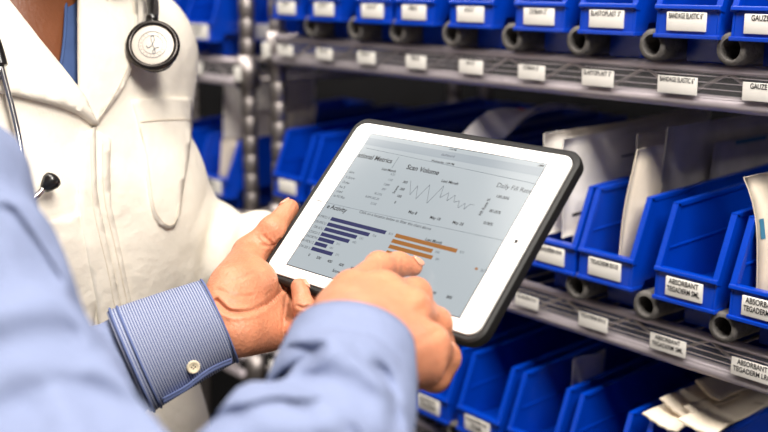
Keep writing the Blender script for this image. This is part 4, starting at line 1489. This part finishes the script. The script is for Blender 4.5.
# right hand
rw0, rw1 = P(338, 372, .662), P(356, 343, .692)
iR, mR, rR, pR = P(352, 289, .772), P(383, 292, .770), P(409, 308, .756), P(428, 344, .736)
tipR = T3(413, 266.5, .0085)
pipR = T3(379, 266, .042); dipR = T3(398, 264.5, .020)
H = fld([rw0, rw1, iR, pR, tipR, P(450, 380, .75), P(290, 330, .74)])
H.cone(rw0, rw1, .0275, .0265, .01)
H.cone(P(336, 336, .700), iR, .0190, .0130, .016)
H.cone(P(348, 336, .700), mR, .0185, .0135, .016)
H.cone(P(362, 340, .698), rR, .0185, .0130, .016)
H.cone(P(372, 350, .694), pR, .0185, .0130, .016)
for p, r in ((iR, .0122), (mR, .0128), (rR, .0125), (pR, .0118)):
    H.cone(p - FW * .002, p - FW * .002, r, r, .008)
finger(H, [iR, pipR, dipR, tipR], [.0118, .0102, .0090, .0078], .004)
finger(H, [mR, P(415, 294, .800), P(424, 314, .810), P(408, 328, .796)], [.0124, .0112, .0100, .0090], .006, .009)
finger(H, [rR, P(435, 324, .780), P(439, 345, .788), P(422, 354, .774)], [.0122, .0112, .0100, .0090], .007, .010)
H.cone(P(388, 362, .690), P(422, 366, .724), .020, .0150, .016)
finger(H, [pR, P(443, 358, .755), P(434, 376, .752), P(416, 376, .734)], [.0116, .0108, .0098, .0090], .008, .010)
# thumb tucked on the far left side under the palm
finger(H, [P(336, 340, .715), P(334, 312, .765), P(348, 300, .805), P(366, 292, .825)], [.0185, .0140, .0112, .0090], .006, .014)
RH = H.polys()
LH = creases(LH, [([(216, 301), (230, 312), (252, 311), (270, 302), (284, 288)], .0035, .0022),
                  ([(222, 268), (240, 262), (258, 258)], .0010, .0016), ([(226, 284), (246, 276), (262, 268)], .0009, .0018),
                  ([(218, 290), (236, 296), (252, 296)], .0010, .0018), ([(264, 236), (270, 242), (274, 247)], .0014, .0013), ([(262, 245), (272, 246), (280, 240)], .0014, .0014),
                  ([(284, 322), (283, 336), (287, 346)], .0016, .0016), ([(286, 296), (284, 310), (282, 322)], .002, .0016), ([(297, 306), (303, 308), (309, 307)], .0012, .0012)])
RH = creases(RH, [([(376, 256), (379, 263), (381, 272)], .0008, .0014), ([(396, 257), (397, 264), (397, 271)], .0008, .0012),
                  ([(340, 300), (356, 296), (372, 300)], .0008, .003), ([(404, 318), (418, 312), (428, 304)], .0010, .003), ([(412, 345), (426, 338), (440, 330)], .0012, .003)])
# head, neck, forearms
F = Field((MO.x - .36, MO.y - .36, .95), (WR.x + .12, -.36, sz + .50), .005)
man_torso(F)
F.d += .010
HM = Mp(.05, 0, sz + .275)
hfm = (mF + Vector((0, 0, -.35))).normalized()
F.chain([Mp(-.02, 0, sz + .03), Mp(.01, 0, sz + .19)], [.062, .056], .05)
q, R, u = head_prims(F, HM, hfm, mL, 1.02)
F.chain([SR, ER, P(286, 490, .57), c2, rw0], [.05, .040, .036, .028, .024], .02)
F.chain([SLm, EL, lw1.lerp(lw0, .5)], [.05, .042, .022], .02)
me = arrays_mesh('body', [F.polys(), LH, RH])
link_mesh('body', me, ['skin'], man)
eyes(q, hfm, man)
F = Field(np.array(HM) - .22, np.array(HM) + .22, .005)
F.ell(q(-.016, 0, .042), (.100, .082, .098), .02, R)
F.ell(q(.085, 0, -.045), (.075, .085, .085), .02, R, cut=True)
F.ell(q(-.0, 0, -.10), (.13, .10, .07), .02, R, cut=True)
link_mesh('hair', arrays_mesh('hair', [F.polys()]), ['brownhair'], man)
link_mesh('collar', loft([(Mp(-.018, 0, sz + .065), (0.1 * mF.x, 0.1 * mF.y, 1), .078, .074, mF), (Mp(-.012, 0, sz + .115), (0.1 * mF.x, 0.1 * mF.y, 1), .068, .064, mF)]), ['shirt'], man)
shoes_and_legs(man, MO, mF, mL, sz - .50, 'trouser', 'shoe')
# fingernails
def nail(c, d, n, w, l, m='nail'):
    T = frame(c, n, d)
    bm = bmesh.new()
    bmesh.ops.create_uvsphere(bm, u_segments=16, v_segments=8, radius=1)
    for v in bm.verts: v.co = Vector((v.co.x * l, v.co.y * w, v.co.z * .0012 - (v.co.y ** 2) * .0016))
    b = MB(); b.bm(bm, 0, T, True)
    b.build('fingernail', [m], man)
dd = (tipR - dipR).normalized()
nn = (TN3 - dd * TN3.dot(dd)).normalized()
nail(tipR + dd * .0025 + nn * .0072, dd, nn + dd * .35, .0052, .0062)
dd = (thT - T3(272.5, 230, .003)).normalized()
nn = (-RT * .75 + UP * .2 - FW * .35); nn = (nn - dd * nn.dot(dd)).normalized()
nail(thT + nn * .0081 + dd * .0015, dd, nn + dd * .25, .0056, .0068)
dd = (LFT - LFD).normalized()
nn = (-FW * .3 + RT * .95); nn = (nn - dd * nn.dot(dd)).normalized()
nail(LFT + nn * .0072 + dd * .001, dd, nn + dd * .3, .0046, .0054)
